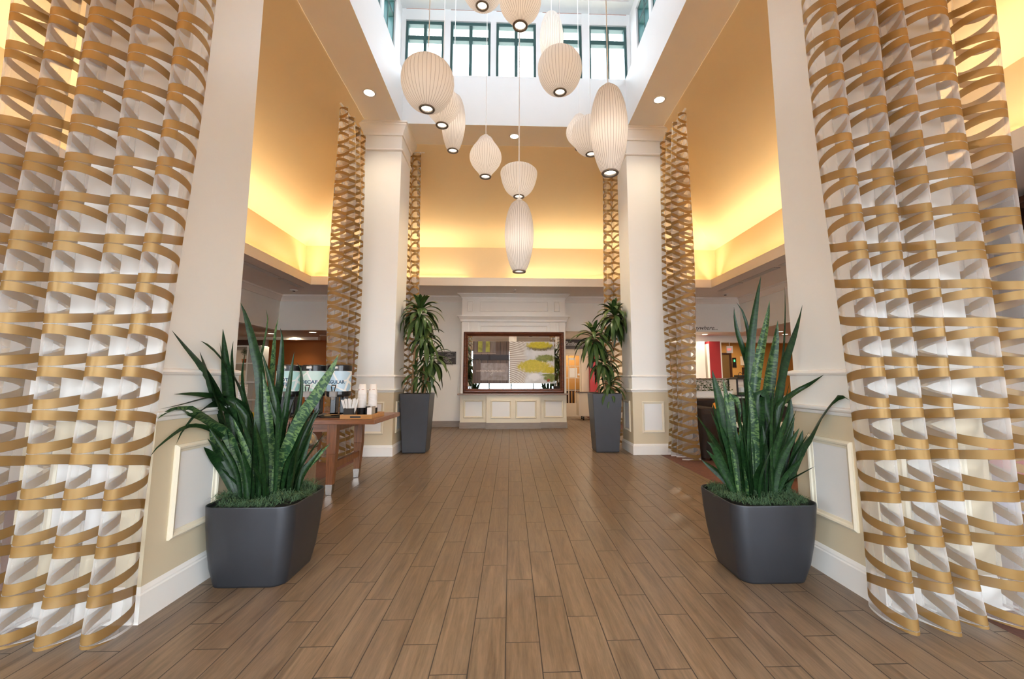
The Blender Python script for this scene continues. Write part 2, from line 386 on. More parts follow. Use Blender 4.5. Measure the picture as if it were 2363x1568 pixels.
# ================================================================ THE ROOM
ZC, ZF = 3.32, 3.505            # low ceiling, top of the cove fascia
ZB, ZS, ZW = 5.52, 6.43, 7.86   # beam soffit, clerestory sill, clerestory soffit
YN, YB = -1.3, 10.9             # entrance wall, back wall
XL, XR = -5.87, 6.06            # outer side walls
ZH = 2.47                       # ceiling of the passages beyond the bulkheads
struct(MB().box(-2.27, 2.39, -8, 16, -.05, 0), 'floor', M['floor'])
struct(MB().box(-14, -2.27, -8, 16, -.05, -.001).box(-2.276, -2.268, -8, 16, -.04, .0015), 'floor_left', M['carpet'])
struct(MB().box(2.39, 14, -8, 16, -.05, -.001).box(2.388, 2.396, -8, 16, -.04, .0015), 'floor_right', M['carpet'])

# back wall: solid middle, bulkheads over the openings either side
struct(MB().box(-3.1, 1.40, YB, YB+.2, 0, ZC).box(XL, -3.1, YB, YB+.2, 2.42, ZC).box(1.40, XR+.15, YB, YB+.2, 2.42, ZC), 'wall_back', M['cream'])
struct(MB().box(XL-.15, XL, YN, 6.6, 0, ZC).box(XL-.15, XL, 6.6, YB+.2, 2.42, ZC), 'wall_left', M['cream'])
struct(MB().box(XR, XR+.15, YN, 6.6, 0, ZC).box(XR, XR+.15, 6.6, YB, 2.42, ZC), 'wall_right', M['cream'])
struct(MB().box(-3.1, -1.23, YB-.014, YB, 0, .145), 'baseboard_back', M['basetile'])
struct(MB().mould(XL, XR, YN, YB, [(-.001, ZC-.16), (-.02, ZC-.16), (-.035, ZC-.12), (-.09, ZC-.04), (-.11, ZC-.04), (-.11, ZC)], False), 'trim_1', M['ceil'])
# low perimeter ceiling, fascia lip and the lighting cove behind it
FX0_, FX1_, FY0_, FY1_ = -4.52, 4.69, .2, 9.6
GX0, GX1, GY0, GY1 = -4.76, 4.915, -.04, 9.8     # frieze plane
lo = MB()
for a in ((XL, XR, FY1_, YB), (XL, XR, YN, FY0_), (XL, FX0_, FY0_, FY1_), (FX1_, XR, FY0_, FY1_)): lo.box(a[0], a[1], a[2], a[3], ZC, ZC+.03)
struct(lo, 'ceiling', M['ceil'])
fa = MB(); T = .05
e = .006; fa.box(FX0_-T, FX1_+T, FY1_-e, FY1_+T, ZC-e, ZF).box(FX0_-T, FX1_+T, FY0_-T, FY0_+e, ZC-e, ZF).box(FX0_-T, FX0_+e, FY0_+e, FY1_-e, ZC-e, ZF).box(FX1_-e, FX1_+T, FY0_+e, FY1_-e, ZC-e, ZF)
struct(fa, 'trim_2', M['fascia'])
fr = MB(); T = .06
fr.box(GX0-T, GX1+T, GY1, GY1+T, ZC+.03, 4.285).box(GX0-T, GX1+T, GY0-T, GY0, ZC+.03, 4.285).box(GX0-T, GX0, GY0, GY1, ZC+.03, 4.285).box(GX1, GX1+T, GY0, GY1, ZC+.03, 4.285)
struct(fr, 'wall_frieze', M['vault'])
# hipped vault up to the beams
BX0, BX1, BY0, BY1 = -2.46, 2.615, 2.32, 7.5      # outer edge of the beams
IX0, IX1, IY0, IY1 = -1.86, 2.0, 2.94, 6.86       # inner faces
o4 = [(GX0, GY0, 4.28), (GX1, GY0, 4.28), (GX1, GY1, 4.28), (GX0, GY1, 4.28)]
i4 = [(BX0, BY0, ZB+.004), (BX1, BY0, ZB+.004), (BX1, BY1, ZB+.004), (BX0, BY1, ZB+.004)]
va = MB()
for i in range(4):
    j = (i+1) % 4; up = Vector((0, 0, .06))
    va.rings([[o4[i], o4[j], Vector(o4[j])+up, Vector(o4[i])+up], [i4[i], i4[j], Vector(i4[j])+up, Vector(i4[i])+up]])
struct(va, 'ceiling_vault', M['vault'])
# beam ring: soffit and the atrium wall above it, up to the window sill
so = MB()
so.box(BX0, BX1, IY1, BY1, ZB, ZB+.002).box(BX0, BX1, BY0, IY0, ZB, ZB+.002).box(BX0, IX0, IY0, IY1, ZB, ZB+.002).box(IX1, BX1, IY0, IY1, ZB, ZB+.002)
struct(so, 'ceiling_beam', M['beam'])
WX0, WX1, WY0, WY1 = -1.975, 2.165, 2.84, 7.05    # clerestory wall faces
aw = MB(); z0 = ZB+.002
aw.box(WX0-.25, WX1+.25, IY1, WY1+.25, z0, ZS).box(WX0-.25, WX1+.25, WY0-.25, IY0, z0, ZS).box(WX0-.25, IX0, IY0, IY1, z0, ZS).box(IX1, WX1+.25, IY0, IY1, z0, ZS)
struct(aw, 'wall_atrium', M['white'])
# clerestory: five lights a side between piers, soffit ring, timber ceiling
WZ0, WZ1 = 6.43, 7.64
wins = [(-1.905, -1.217), (-1.103, -.381), (-.279, .441), (.559, 1.276), (1.404, 2.105)]
cw = MB(); D = .22
def piers(lo_, hi_, spans, f):
    e = [lo_]+[q for s_ in spans for q in s_]+[hi_]
    for i in range(0, len(e), 2): f(e[i], e[i+1])
piers(WX0-D, WX1+D, wins, lambda a, b: cw.box(a, b, WY1, WY1+D, ZS, WZ1+.22))
cw.box(WX0, WX1, WY1+.001, WY1+D, WZ1, WZ1+.21)
swin = [(3.06+.745*i, 3.06+.745*i+.64) for i in range(5)]
for xa, xb in ((WX0-D, WX0), (WX1, WX1+D)):
    piers(WY0-D, WY1, swin, lambda a, b: cw.box(xa, xb, a, b, ZS, WZ1+.22)); cw.box(xa+.001, xb-.001, WY0, WY1, WZ1, WZ1+.21)
    cw.box(xa+.002, xb-.002, WY0, WY1, ZS, ZS+.08)
piers(WX0-D, WX1+D, wins, lambda a, b: cw.box(a, b, WY0-D, WY0, ZS, WZ1+.22)); cw.box(WX0, WX1, WY0-D, WY0-.001, WZ1, WZ1+.21)
struct(cw, 'wall_clerestory', M['white'])
cs = MB(); a_, b_, c_, d_ = -1.89, 2.075, 3.1, 6.78
cs.box(WX0, WX1, d_, WY1, ZW, ZW+.04).box(WX0, WX1, WY0, c_, ZW, ZW+.04).box(WX0, a_, c_, d_, ZW, ZW+.04).box(b_, WX1, c_, d_, ZW, ZW+.04)
struct(cs, 'ceiling_clerestory', M['white'])
struct(MB().box(WX0-.3, WX1+.3, WY0-.3, WY1+.3, ZW+.08, ZW+.16), 'ceiling_timber', M['woodceil'])
wn = [0]
def window(f, u0, u1, z0, z1, label):
    """f(u,d,z)->xyz with d = outward depth; two tall lights with short lights over a transom"""
    wn[0] += 1
    c = f((u0+u1)/2, .05, z0)
    w = thing('window_%d' % wn[0], label, 'window', c, kind='structure')
    def bx(mb, a, b, d0, d1, za, zb):
        p, q = f(a, d0, za), f(b, d1, zb)
        mb.box(min(p[0], q[0]), max(p[0], q[0]), min(p[1], q[1]), max(p[1], q[1]), za, zb)
    fm = MB(); t = .045; zt = z0+(z1-z0)*.735; mid = (u0+u1)/2
    bx(fm, u0, u0+t, .03, .13, z0, z1); bx(fm, u1-t, u1, .03, .13, z0, z1)
    bx(fm, u0+t, u1-t, .03, .13, z1-.06, z1); bx(fm, u0+t, u1-t, .03, .13, z0, z0+t)
    bx(fm, mid-.028, mid+.028, .035, .13, z0+t, z1-.06); bx(fm, u0+t, mid-.028, .035, .13, zt-.04, zt+.04); bx(fm, mid+.028, u1-t, .035, .13, zt-.04, zt+.04)
    part(fm, 'frame', M['green_frame'], w, bevel=.006)
    for ua, ub in ((u0+t, mid-.028), (mid+.028, u1-t)):
        for za, zb in ((z0+t, zt-.04), (zt+.04, z1-.06)):
            g = MB(); g.quad(f(ua, .09, za), f(ub, .09, za), f(ub, .09, zb), f(ua, .09, zb)); part(g, 'pane', M['glass'], w)
for i, (a, b) in enumerate(wins): window(lambda u, d, z: (u, WY1+d, z), a, b, WZ0, WZ1, 'tall dark green clerestory window above the far beam')
for i, (a, b) in enumerate(swin): window(lambda u, d, z: (WX0-d, u, z), a, b, ZS+.08, WZ1, 'dark green clerestory window along the atrium side wall')
for i, (a, b) in enumerate(swin): window(lambda u, d, z: (WX1+d, u, z), a, b, ZS+.08, WZ1, 'dark green clerestory window along the atrium side wall')
for i, (a, b) in enumerate(wins): window(lambda u, d, z: (u, WY0-d, z), a, b, WZ0, WZ1, 'dark green clerestory window above the entrance beam')
# ribbed eaves outside the clerestory
ev = MB(); ev.box(-3.4, 3.6, WY1+.26, WY1+.74, 7.93, 7.97).box(-3.4, 3.6, WY1+.70, WY1+.74, 7.86, 7.93)
for i in range(88): ev.box(-3.4+i*.08, -3.4+i*.08+.03, WY1+.5, WY1+.7, 7.905, 7.93)
struct(ev, 'roof_eave', M['eave'])
# entrance front behind the camera: glazed doors, plus side windows added for broad daylight
ew = MB(); op = [(-5.4, -2.9), (-2.1, 2.2), (3.0, 5.6)]
piers(XL-.15, XR+.15, op, lambda a, b: ew.box(a, b, YN-.2, YN, 0, ZC+.03)); ew.box(XL, XR, YN-.199, YN-.001, 2.7, ZC+.03)
ew.box(-5.4, -2.9, YN-.198, YN-.002, 0, .35).box(3.0, 5.6, YN-.198, YN-.002, 0, .35)
struct(ew, 'wall_front', M['cream'])
def glazing(name, spans, z0, z1, mat, label):
    w = thing(name, label, 'door' if 'door' in name else 'window', ((spans[0]+spans[-1])/2, YN-.1, z0), kind='structure')
    fm = MB()
    for x in spans: fm.box(x-.035, x+.035, YN-.14, YN-.06, z0, z1)
    fm.box(spans[0], spans[-1], YN-.139, YN-.061, z1-.07, z1).box(spans[0], spans[-1], YN-.139, YN-.061, z0, z0+.09).box(spans[0], spans[-1], YN-.138, YN-.062, 2.12, 2.18)
    part(fm, 'frame', mat, w)
    for a, b in zip(spans, spans[1:]):
        g = MB(); g.quad((a+.035, YN-.1, z0+.09), (b-.035, YN-.1, z0+.09), (b-.035, YN-.1, z1-.07), (a+.035, YN-.1, z1-.07)); part(g, 'pane', M['glass'], w)
glazing('door_1', (-2.065, -1.1, .05, 1.2, 2.165), 0, 2.7, M['green_frame'], 'glazed entrance doors opposite the mirror')
glazing('window_40', (-5.365, -4.15, -2.935), .35, 2.7, M['green_frame'], 'wide added daylight window beside the entrance doors, coffee table side')
glazing('window_41', (3.035, 4.3, 5.565), .35, 2.7, M['green_frame'], 'wide added daylight window beside the entrance doors, sofa side')
# passages beyond the bulkheads
struct(MB().box(-10.5, -3.1, YB+.2, 15.2, ZH, ZH+.05).box(-10.5, XL-.15, 5, YB+.2, ZH, ZH+.05), 'ceiling_left', M['ceil'])
struct(MB().box(1.40, 10.5, YB+.2, 15.2, ZH, ZH+.05).box(XR+.15, 10.5, 5, YB+.2, ZH, ZH+.05), 'ceiling_right', M['hall'])
struct(MB().box(-8.05, -3.1, 14.4, 14.5, 0, ZH), 'wall_left_far', M['orange'])
struct(MB().box(-10.5, -8.16, 14.4, 14.5, 0, ZH).box(-10.6, -10.5, 5, 14.5, 0, ZH), 'wall_left_hall', M['taupe'])
struct(MB().box(-8.17, -8.04, 14.3, 14.42, 0, ZH).box(-3.1, -3.0, YB+.2, 14.5, 0, ZH), 'trim_3', M['trim'])
struct(MB().box(-10.5, -5.9, 13.2, 13.35, ZH-.09, ZH).box(-5.6, -3.1, 12.6, 12.75, ZH-.02, ZH), 'trim_4', M['fascia'])
struct(MB().box(1.30, 10.5, 15.1, 15.2, 0, ZH).box(10.4, 10.5, 5, 15.2, 0, ZH), 'wall_right_far', M['ochre'])
struct(MB().box(1.28, 1.40, YB+.2, 15.2, 0, ZH), 'wall_right_inner', M['cream'])
struct(MB().box(3.0, 10.4, 12.4, 12.6, 2.27, ZH), 'trim_5', M['trim'])
struct(MB().box(XL-4.6, XL-.15, 5, 5.1, 0, ZH).box(XR+.15, XR+4.4, 5, 5.1, 0, ZH), 'wall_side_hall', M['cream'])

# ---------------------------------------------------------------- columns
PX0, PX1 = {'L': (-2.477, -1.854), 'R': (1.982, 2.605)}['L'], {'L': (-2.477, -1.854), 'R': (1.982, 2.605)}['R']
def column(x0, x1, y0, y1, label):
    cx, cy = (x0+x1)/2, (y0+y1)/2
    c = thing('column', label, 'column', (cx, cy, 0), kind='structure')
    part(MB().box(x0, x1, y0, y1, 1.24, 5.40), 'shaft', M['cream'], c, bevel=.004)
    part(MB().mould(x0, x1, y0, y1, [(.014, .13), (.014, 1.0)]), 'wainscot', M['tan'], c)
    part(MB().mould(x0, x1, y0, y1, [(.016, 1.0), (.016, 1.235)]), 'dado', M['cream'], c)
    part(MB().mould(x0, x1, y0, y1, [(.03, 0), (.03, .135), (.024, .142), (.024, .15), (.017, .165), (.014, .17)]), 'baseboard', M['trim'], c)
    part(MB().mould(x0, x1, y0, y1, [(.014, .982), (.024, .985), (.028, .998), (.028, 1.002), (.046, 1.012), (.05, 1.022), (.05, 1.03), (.014, 1.034)]), 'chair_rail', M['trim'], c)
    part(MB().mould(x0, x1, y0, y1, [(.014, 1.222), (.028, 1.228), (.034, 1.24), (.03, 1.252), (.018, 1.258), (0, 1.262)]), 'upper_rail', M['trim'], c)
    part(MB().mould(x0, x1, y0, y1, [(0, 5.02), (.02, 5.03), (.028, 5.045), (.02, 5.06), (.008, 5.068), (0, 5.075)]), 'neck_moulding', M['trim'], c)
    part(MB().mould(x0, x1, y0, y1, [(0, 5.30), (.02, 5.30), (.025, 5.34), (.05, 5.39), (.075, 5.45), (.085, 5.46), (.085, 5.49), (.10, 5.495), (.10, 5.519)]), 'capital', M['trim'], c)
    for i in range(4):
        ax = i % 2; sg = -1 if i < 2 else 1
        if ax == 0:
            yy = (y0-.014) if sg < 0 else (y1+.014); pl = lambda u, v, d: (cx+u, yy+sg*d, v)
        else:
            xx = (x0-.014) if sg < 0 else (x1+.014); pl = lambda u, v, d: (xx+sg*d, cy+u, v)
        part(MB().frame(pl, -.183, .183, .34, .84, .042, 0, .022), 'panel_moulding', M['pmold'], c)
        a, b = pl(-.145, .378, .001), pl(.145, .802, .003)
        part(MB().box(min(a[0], b[0]), max(a[0], b[0]), min(a[1], b[1]), max(a[1], b[1]), .378, .802), 'panel', M['panel'], c)
    return c
column(*PX0, 2.335, 2.95, 'cream square column behind the big curtain, coffee table side')
column(*PX1, 2.31, 2.925, 'cream square column behind the big curtain, sofa side')
column(*PX0, 6.873, 7.497, 'far cream square column behind the coffee table')
column(*PX1, 6.873, 7.497, 'far cream square column near the sofa')

# ---------------------------------------------------------------- ceiling fittings
def downlight(x, y, z, label, group, on=True, r=.062, power=18):
    t = thing('downlight', label, 'ceiling light', (x, y, z), group)
    part(MB().lathe([(r*1.02, -.004), (r*1.35, -.008), (r*1.4, 0), (r*1.02, 0)], (x, y, z), 28, False, False), 'trim_ring', M['fixture'], t, smooth=True)
    part(MB().lathe([(r*1.02, -.003), (r*.5, -.0035), (.001, -.0036)], (x, y, z), 24, False, True), 'lens', M['downlit'] if on else M['slot'], t)
    if power:
        l = bpy.data.lights.new('downlight_glow', 'SPOT'); l.energy = power; l.spot_size = R(120); l.spot_blend = .8; l.color = (1, .83, .6); l.shadow_soft_size = .06
        o = bpy.data.objects.new('downlight_glow', l); COL.objects.link(o); o.location = (x, y, z-.02)
g = 'downlights in the atrium beams'
downlight(-2.16, 6.09, ZB, 'round lit downlight in the beam soffit on the coffee table side', g, r=.075, power=60)
downlight(2.30, 6.09, ZB, 'round lit downlight in the beam soffit on the sofa side', g, r=.075, power=60)
downlight(.054, 7.18, ZB, 'round lit downlight in the far beam soffit above the mirror', g, r=.07, power=300)
g = 'downlights in the passage ceilings'
for x, y, lb in ((-6.78, 12.25, 'small lit downlight nearest in the passage by the orange wall'), (-6.77, 13.8, 'small lit downlight close to the orange wall'), (-5.45, 11.85, 'tiny lit downlight under the bulkhead beside the striped curtain')): downlight(x, y, ZH, lb, g, r=.085, power=20)
for x, y, lb in ((5.6, 12.0, 'small lit downlight below the script lettering'), (7.3, 11.2, 'small lit downlight in the white passage ceiling near the bulkhead'), (7.9, 11.9, 'small lit downlight in the white passage ceiling beside the trim band'), (8.1, 13.6, 'small lit downlight in the elevator lobby ceiling')): downlight(x, y, ZH, lb, g, r=.07, power=22)
def vent(x, y0, y1, label):
    t = thing('ceiling_vent', label, 'vent', (x, (y0+y1)/2, ZC), 'slot vents in the low ceiling')
    part(MB().box(x-.062, x+.062, y0, y1, ZC-.004, ZC-.001), 'backing', M['slot'], t)
    for k in range(5): part(MB().box(x-.065+k*.0292, x-.065+k*.0292+.0125, y0, y1, ZC-.011, ZC-.0045), 'slat', M['fixture'], t)
vent(-4.89, 7.3, 8.94, 'dark slot vent over the coffee table, long one'); vent(-4.89, 9.06, 9.95, 'short dark slot vent in the corner beyond the coffee table')
vent(-4.89, 2.4, 3.9, 'dark slot vent beside the big striped curtain at the entrance, coffee table side'); vent(5.09, 2.2, 3.7, 'dark slot vent above the dark wall cabinet')
vent(5.09, 9.07, 9.99, 'short dark slot vent in the corner above the script lettering'); vent(5.09, 7.76, 8.99, 'dark slot vent above the sofa, middle of three'); vent(5.09, 6.3, 7.64, 'dark slot vent near the column on the sofa side')
def detector(x, y, label):
    t = thing('smoke_detector', label, 'detector', (x, y, ZC), 'round ceiling detectors')
    part(MB().lathe([(.085, 0), (.085, -.012), (.06, -.028), (.001, -.03)], (x, y, ZC), 24, False), 'body', M['fixture'], t, smooth=True)
    part(MB().lathe([(.035, -.028), (.03, -.038), (.001, -.039)], (x, y, ZC), 16, False), 'sensor', M['slot'], t, smooth=True)
detector(-5.2, 10.22, 'round ceiling detector beyond the vents on the coffee table side'); detector(5.39, 10.33, 'round ceiling detector above the script lettering')
t = thing('fire_sprinkler', 'small pendent sprinkler in the ceiling in front of the mirror', 'sprinkler', (.093, 9.97, ZC))
part(MB().lathe([(.04, 0), (.034, -.008), (.012, -.01), (.012, -.03)], (.093, 9.97, ZC), 16, False), 'body', M['fixture'], t, smooth=True)
part(MB().lathe([(.003, -.03), (.003, -.055), (.03, -.056), (.03, -.06)], (.093, 9.97, ZC), 12, False), 'deflector', M['steel'], t)

# ================================================================ LIGHT
w = bpy.data.worlds.new('daylight'); S.world = w; w.use_nodes = True
bg = w.node_tree.nodes['Background']; bg.inputs[0].default_value = (.88, .95, 1.04, 1); bg.inputs[1].default_value = SKY
area('portal_entrance', (.05, YN-.22, 1.35), (R(90), 0, PI), 4.3, 2.7, 1, portal=True)
area('portal_added_window', (-4.15, YN-.22, 1.52), (R(90), 0, PI), 2.5, 2.35, 1, portal=True)
area('portal_added_window', (4.3, YN-.22, 1.52), (R(90), 0, PI), 2.6, 2.35, 1, portal=True)
area('portal_clerestory', (.1, WY1+.25, 7.04), (R(90), 0, 0), 4.2, 1.25, 1, portal=True)
area('portal_clerestory', (.1, WY0-.25, 7.04), (R(90), 0, PI), 4.2, 1.25, 1, portal=True)
area('portal_clerestory', (WX0-.25, 4.94, 7.07), (R(90), 0, R(90)), 3.9, 1.2, 1, portal=True)
area('portal_clerestory', (WX1+.25, 4.94, 7.07), (R(90), 0, R(-90)), 3.9, 1.2, 1, portal=True)
# warm tubes in the cove, with the gaps between them that show as dim patches
WARM = (1., .79, .52)
def tube(x0, y0, x1, y1, k=1.):
    ln = math.hypot(x1-x0, y1-y0); mid = Vector(((x0+x1)/2, (y0+y1)/2, ZC+.12))
    xa = Vector((x1-x0, y1-y0, 0)).normalized(); inw = Vector((.08-mid.x, 4.9-mid.y, 0)); inw = (inw-xa*inw.dot(xa)).normalized()
    za = -(Vector((0, 0, 1))*math.cos(R(58))+inw*math.sin(R(58))); ya = za.cross(xa)
    o = area('cove_tube', mid, (0, 0, 0), ln, .05, COVE*ln*k, WARM)
    o.matrix_world = Matrix(((xa.x, ya.x, za.x, mid.x), (xa.y, ya.y, za.y, mid.y), (xa.z, ya.z, za.z, mid.z), (0, 0, 0, 1)))
yb, xl, xr, yf = FY1_+.085, FX0_-.085, FX1_+.085, FY0_-.085
for a, b in ((-4.4, -2.95), (-2.7, -1.05), (.0, 2.3), (2.6, 4.5)): tube(a, yb, b, yb)
for a, b in ((-.0, 1.4), (1.55, 2.9), (3.1, 4.6), (4.75, 6.2), (6.4, 7.9), (8.05, 9.4)): tube(xl, a, xl, b); tube(xr, a, xr, b)
for a, b in ((-4.4, -1.5), (-1.3, 1.5), (1.7, 4.5)): tube(a, yf, b, yf)
# fill lights added to brighten the passages; no fittings built for them
for x, y, p in ((-6.6, 13.2, 16), (-8.5, 10.5, 16), (7.5, 13.9, 34), (8.2, 9.5, 45), (2.2, 12.4, 10), (2.0, 14.4, 16), (4.6, 12.9, 24), (4.6, 11.7, 30)):
    area('passage_fill_light', (x, y, ZH-.02), (0, 0, 0), .15, .15, p, (1, .84, .62))

# ================================================================ CAMERA
cam = bpy.data.cameras.new('camera'); co = bpy.data.objects.new('camera', cam); COL.objects.link(co); S.camera = co
cam.sensor_fit = 'HORIZONTAL'; cam.sensor_width = 36; cam.lens = 980.92/2363*36
cam.shift_x = (1181.5-1213.12)/2363; cam.shift_y = (762.38-784)/2363; cam.clip_start = .02
yaw, pit, rol = .0359, .1132, .0002
F_ = Vector((math.sin(yaw)*math.cos(pit), math.cos(yaw)*math.cos(pit), math.sin(pit))); R_ = Vector((math.cos(yaw), -math.sin(yaw), 0)); U_ = R_.cross(F_)
co.matrix_world = Matrix(((R_.x, U_.x, -F_.x, 0), (R_.y, U_.y, -F_.y, 0), (R_.z, U_.z, -F_.z, 1.2054), (0, 0, 0, 1)))
S.view_settings.view_transform = 'Standard'; S.view_settings.look = 'None'; S.view_settings.exposure = EXPO; S.view_settings.gamma = 1.; S.view_settings.use_curve_mapping = False
S.cycles.use_denoising = True; S.cycles.max_bounces = 10; S.cycles.diffuse_bounces = 7; S.cycles.glossy_bounces = 4; S.cycles.transmission_bounces = 4
S.cycles.transparent_max_bounces = 24; S.cycles.sample_clamp_indirect = 6.; S.cycles.caustics_reflective = False; S.cycles.caustics_refractive = False; S.cycles.blur_glossy = .5
# ================================================================ CURTAINS
def curtain(name, label, prof_top, prof_bot, zt, zb, ws, B, cat='curtain', group='banded sheer curtains', seed=1, fac=.18, ph0=PI, nn=28, um=1., uo=0., curl=.55):
    """hanging folds: the header line runs prof_top (a->b in plan), the hem prof_bot; ws = relative fold widths, depth B; the side hems curl in behind"""
    r_ = random.Random(seed); n = len(ws); tot = sum(ws)
    a, b = Vector(prof_top[0]), Vector(prof_top[1]); c, d = Vector(prof_bot[0]), Vector(prof_bot[1])
    t = thing(name, label, cat, ((c.x+d.x)/2, (c.y+d.y)/2, zb), group)
    wob = [(r_.uniform(-.10, .10), r_.uniform(.85, 1.15), r_.uniform(0, 6.28), r_.uniform(-.06, .06)) for _ in range(n+2)]
    cum = [0]
    for w in ws: cum.append(cum[-1]+w/tot)
    mb = MB(); mb.uv = []
    K = n*nn; rows = 44
    for j in range(rows+1):
        s = j/rows; z = zt+(zb-zt)*s
        p0 = a.lerp(c, s); p1 = b.lerp(d, s); dr = (p1-p0); WT = dr.length; dr.normalize(); nr = Vector((dr.y, -dr.x))
        env = .62+.38*min(1., s*5)          # pinched at the header
        if s > .9: env *= 1+.25*(s-.9)*10
        for i in range(K+1):
            f = i/nn; k = min(int(f), n-1); lf = f-k; W = WT*(cum[k+1]-cum[k])
            w0, w1 = wob[k], wob[min(k+1, n+1)]; ss = lf*lf*(3-2*lf)
            sh = w0[0]*(1-ss)+w1[0]*ss; amp = w0[1]*(1-ss)+w1[1]*ss; drift = (w0[3]*(1-ss)+w1[3]*ss)*math.sin(z*1.1+w0[2])
            ph = 2*PI*f+ph0
            x = WT*cum[k]+W*lf+W*(fac*math.sin(ph)+.05*math.sin(2*ph+sh))+W*(sh*.4+drift*.35)
            if f < .5: x += W*curl*(1-f/.5)**1.5
            if f > n-.5: x -= W*curl*((f-n+.5)/.5)**1.5
            y = B*amp*env*(math.cos(ph)+.2*math.cos(2*ph+sh))+B*.15*math.sin(z*1.7+k*1.9)
            q = p0+dr*x+nr*y
            zz = z+(.012*math.sin(ph*.7+w0[2]) if j == rows else 0)
            mb.v.append((q.x, q.y, zz)); mb.uv.append(((f+ph0/(2*PI))*um+uo, z))
    for j in range(rows):
        for i in range(K):
            o = j*(K+1)+i; mb.f.append((o, o+1, o+K+2, o+K+1))
    part(mb, 'fabric', M['curtain'], t, smooth=True)
    e0, e1 = a+(a-b).normalized()*.03, b+(b-a).normalized()*.03
    part(MB().tube([(e0.x, e0.y, zt+.03), (e1.x, e1.y, zt+.03)], .016, 10), 'curtain_rod', M['fixture'], t, smooth=True)
    for i in range(n*2):
        q = a.lerp(b, (i+.5)/(n*2)); part(MB().lathe([(.013, -.012), (.02, 0), (.02, .02), (.013, .03)], (q.x, q.y, zt+.002), 8), 'header_ring', M['trim'], t, smooth=True)
    return t
curtain('banded_curtain', 'huge gold banded sheer curtain beside the planter with arching leaves, coffee table side', ((-1.57, 2.21), (-2.66, 2.21)), ((-1.755, 2.185), (-2.66, 2.185)), 5.0, .035, [.2, .23, .23, .21, .2], -.10, seed=3, fac=.2)
curtain('banded_curtain', 'huge gold banded sheer curtain hanging beside the big snake plant, sofa side of the entrance', ((1.63, 2.20), (2.84, 2.20)), ((1.785, 2.19), (2.84, 2.19)), 5.0, .035, [.19, .19, .15, .30, .27], .10, seed=11, fac=.2)
curtain('banded_curtain', 'slim gold banded sheer curtain on the coffee table side of the far column', ((-2.56, 6.08), (-2.53, 6.84)), ((-2.60, 6.25), (-2.53, 6.80)), 5.28, .03, [1, 1, 1], .115, seed=5, fac=-.2, ph0=0., um=2., uo=.5, curl=0.)
curtain('banded_curtain', 'slim gold banded sheer curtain on the sofa side of the far column', ((2.66, 6.02), (2.655, 6.84)), ((2.68, 6.24), (2.655, 6.82)), 5.28, .03, [1, 1, 1], -.115, seed=6, fac=-.2, ph0=0., um=2., uo=.5, curl=0.)
curtain('banded_curtain', 'slim gold banded sheer curtain behind the far column and tall plant, chalkboard side', ((-1.66, 7.66), (-2.5, 7.66)), ((-1.60, 7.72), (-2.5, 7.72)), 5.42, .03, [1, 1, 1, 1], -.075, seed=8, fac=.22, um=2.)
curtain('banded_curtain', 'slim gold banded sheer curtain behind the far column and tall plant, pantry sign side', ((1.70, 7.66), (2.6, 7.66)), ((1.66, 7.72), (2.6, 7.72)), 5.42, .03, [1, 1, 1, 1], .075, seed=9, fac=.22, um=2.)

# ================================================================ PENDANT LAMPS
def prof_ball(h, r): return [(.062, 0), (.10, .02*h), (.155*r/.24, .10*h), (.205*r/.24, .25*h), (.234*r/.24, .43*h), (r, .58*h), (.228*r/.24, .73*h), (.19*r/.24, .86*h), (.125*r/.24, .955*h), (.05, 1.*h)]
def prof_pear(h, r): return [(r*a, b*h) for a, b in ((.33, 0), (.36, .03), (.42, .08), (.61, .17), (.83, .28), (.965, .39), (1., .48), (.97, .57), (.86, .67), (.69, .77), (.53, .86), (.45, .92), (.35, .97), (.15, 1.))]
def prof_cigar(h, r): return [(.064, 0), (.088, .05*h), (.118, .16*h), (.142, .30*h), (.155, .43*h), (r, .54*h), (.153, .66*h), (.138, .78*h), (.112, .89*h), (.085, .96*h), (.045, 1.*h)]
def prof_bowl(h, r): return [(.062, 0), (.10, .05*h), (.165, .2*h), (.207, .4*h), (.230, .6*h), (r, .78*h), (.222, .86*h), (.18, .94*h), (.11, .985*h), (.04, 1.*h)]
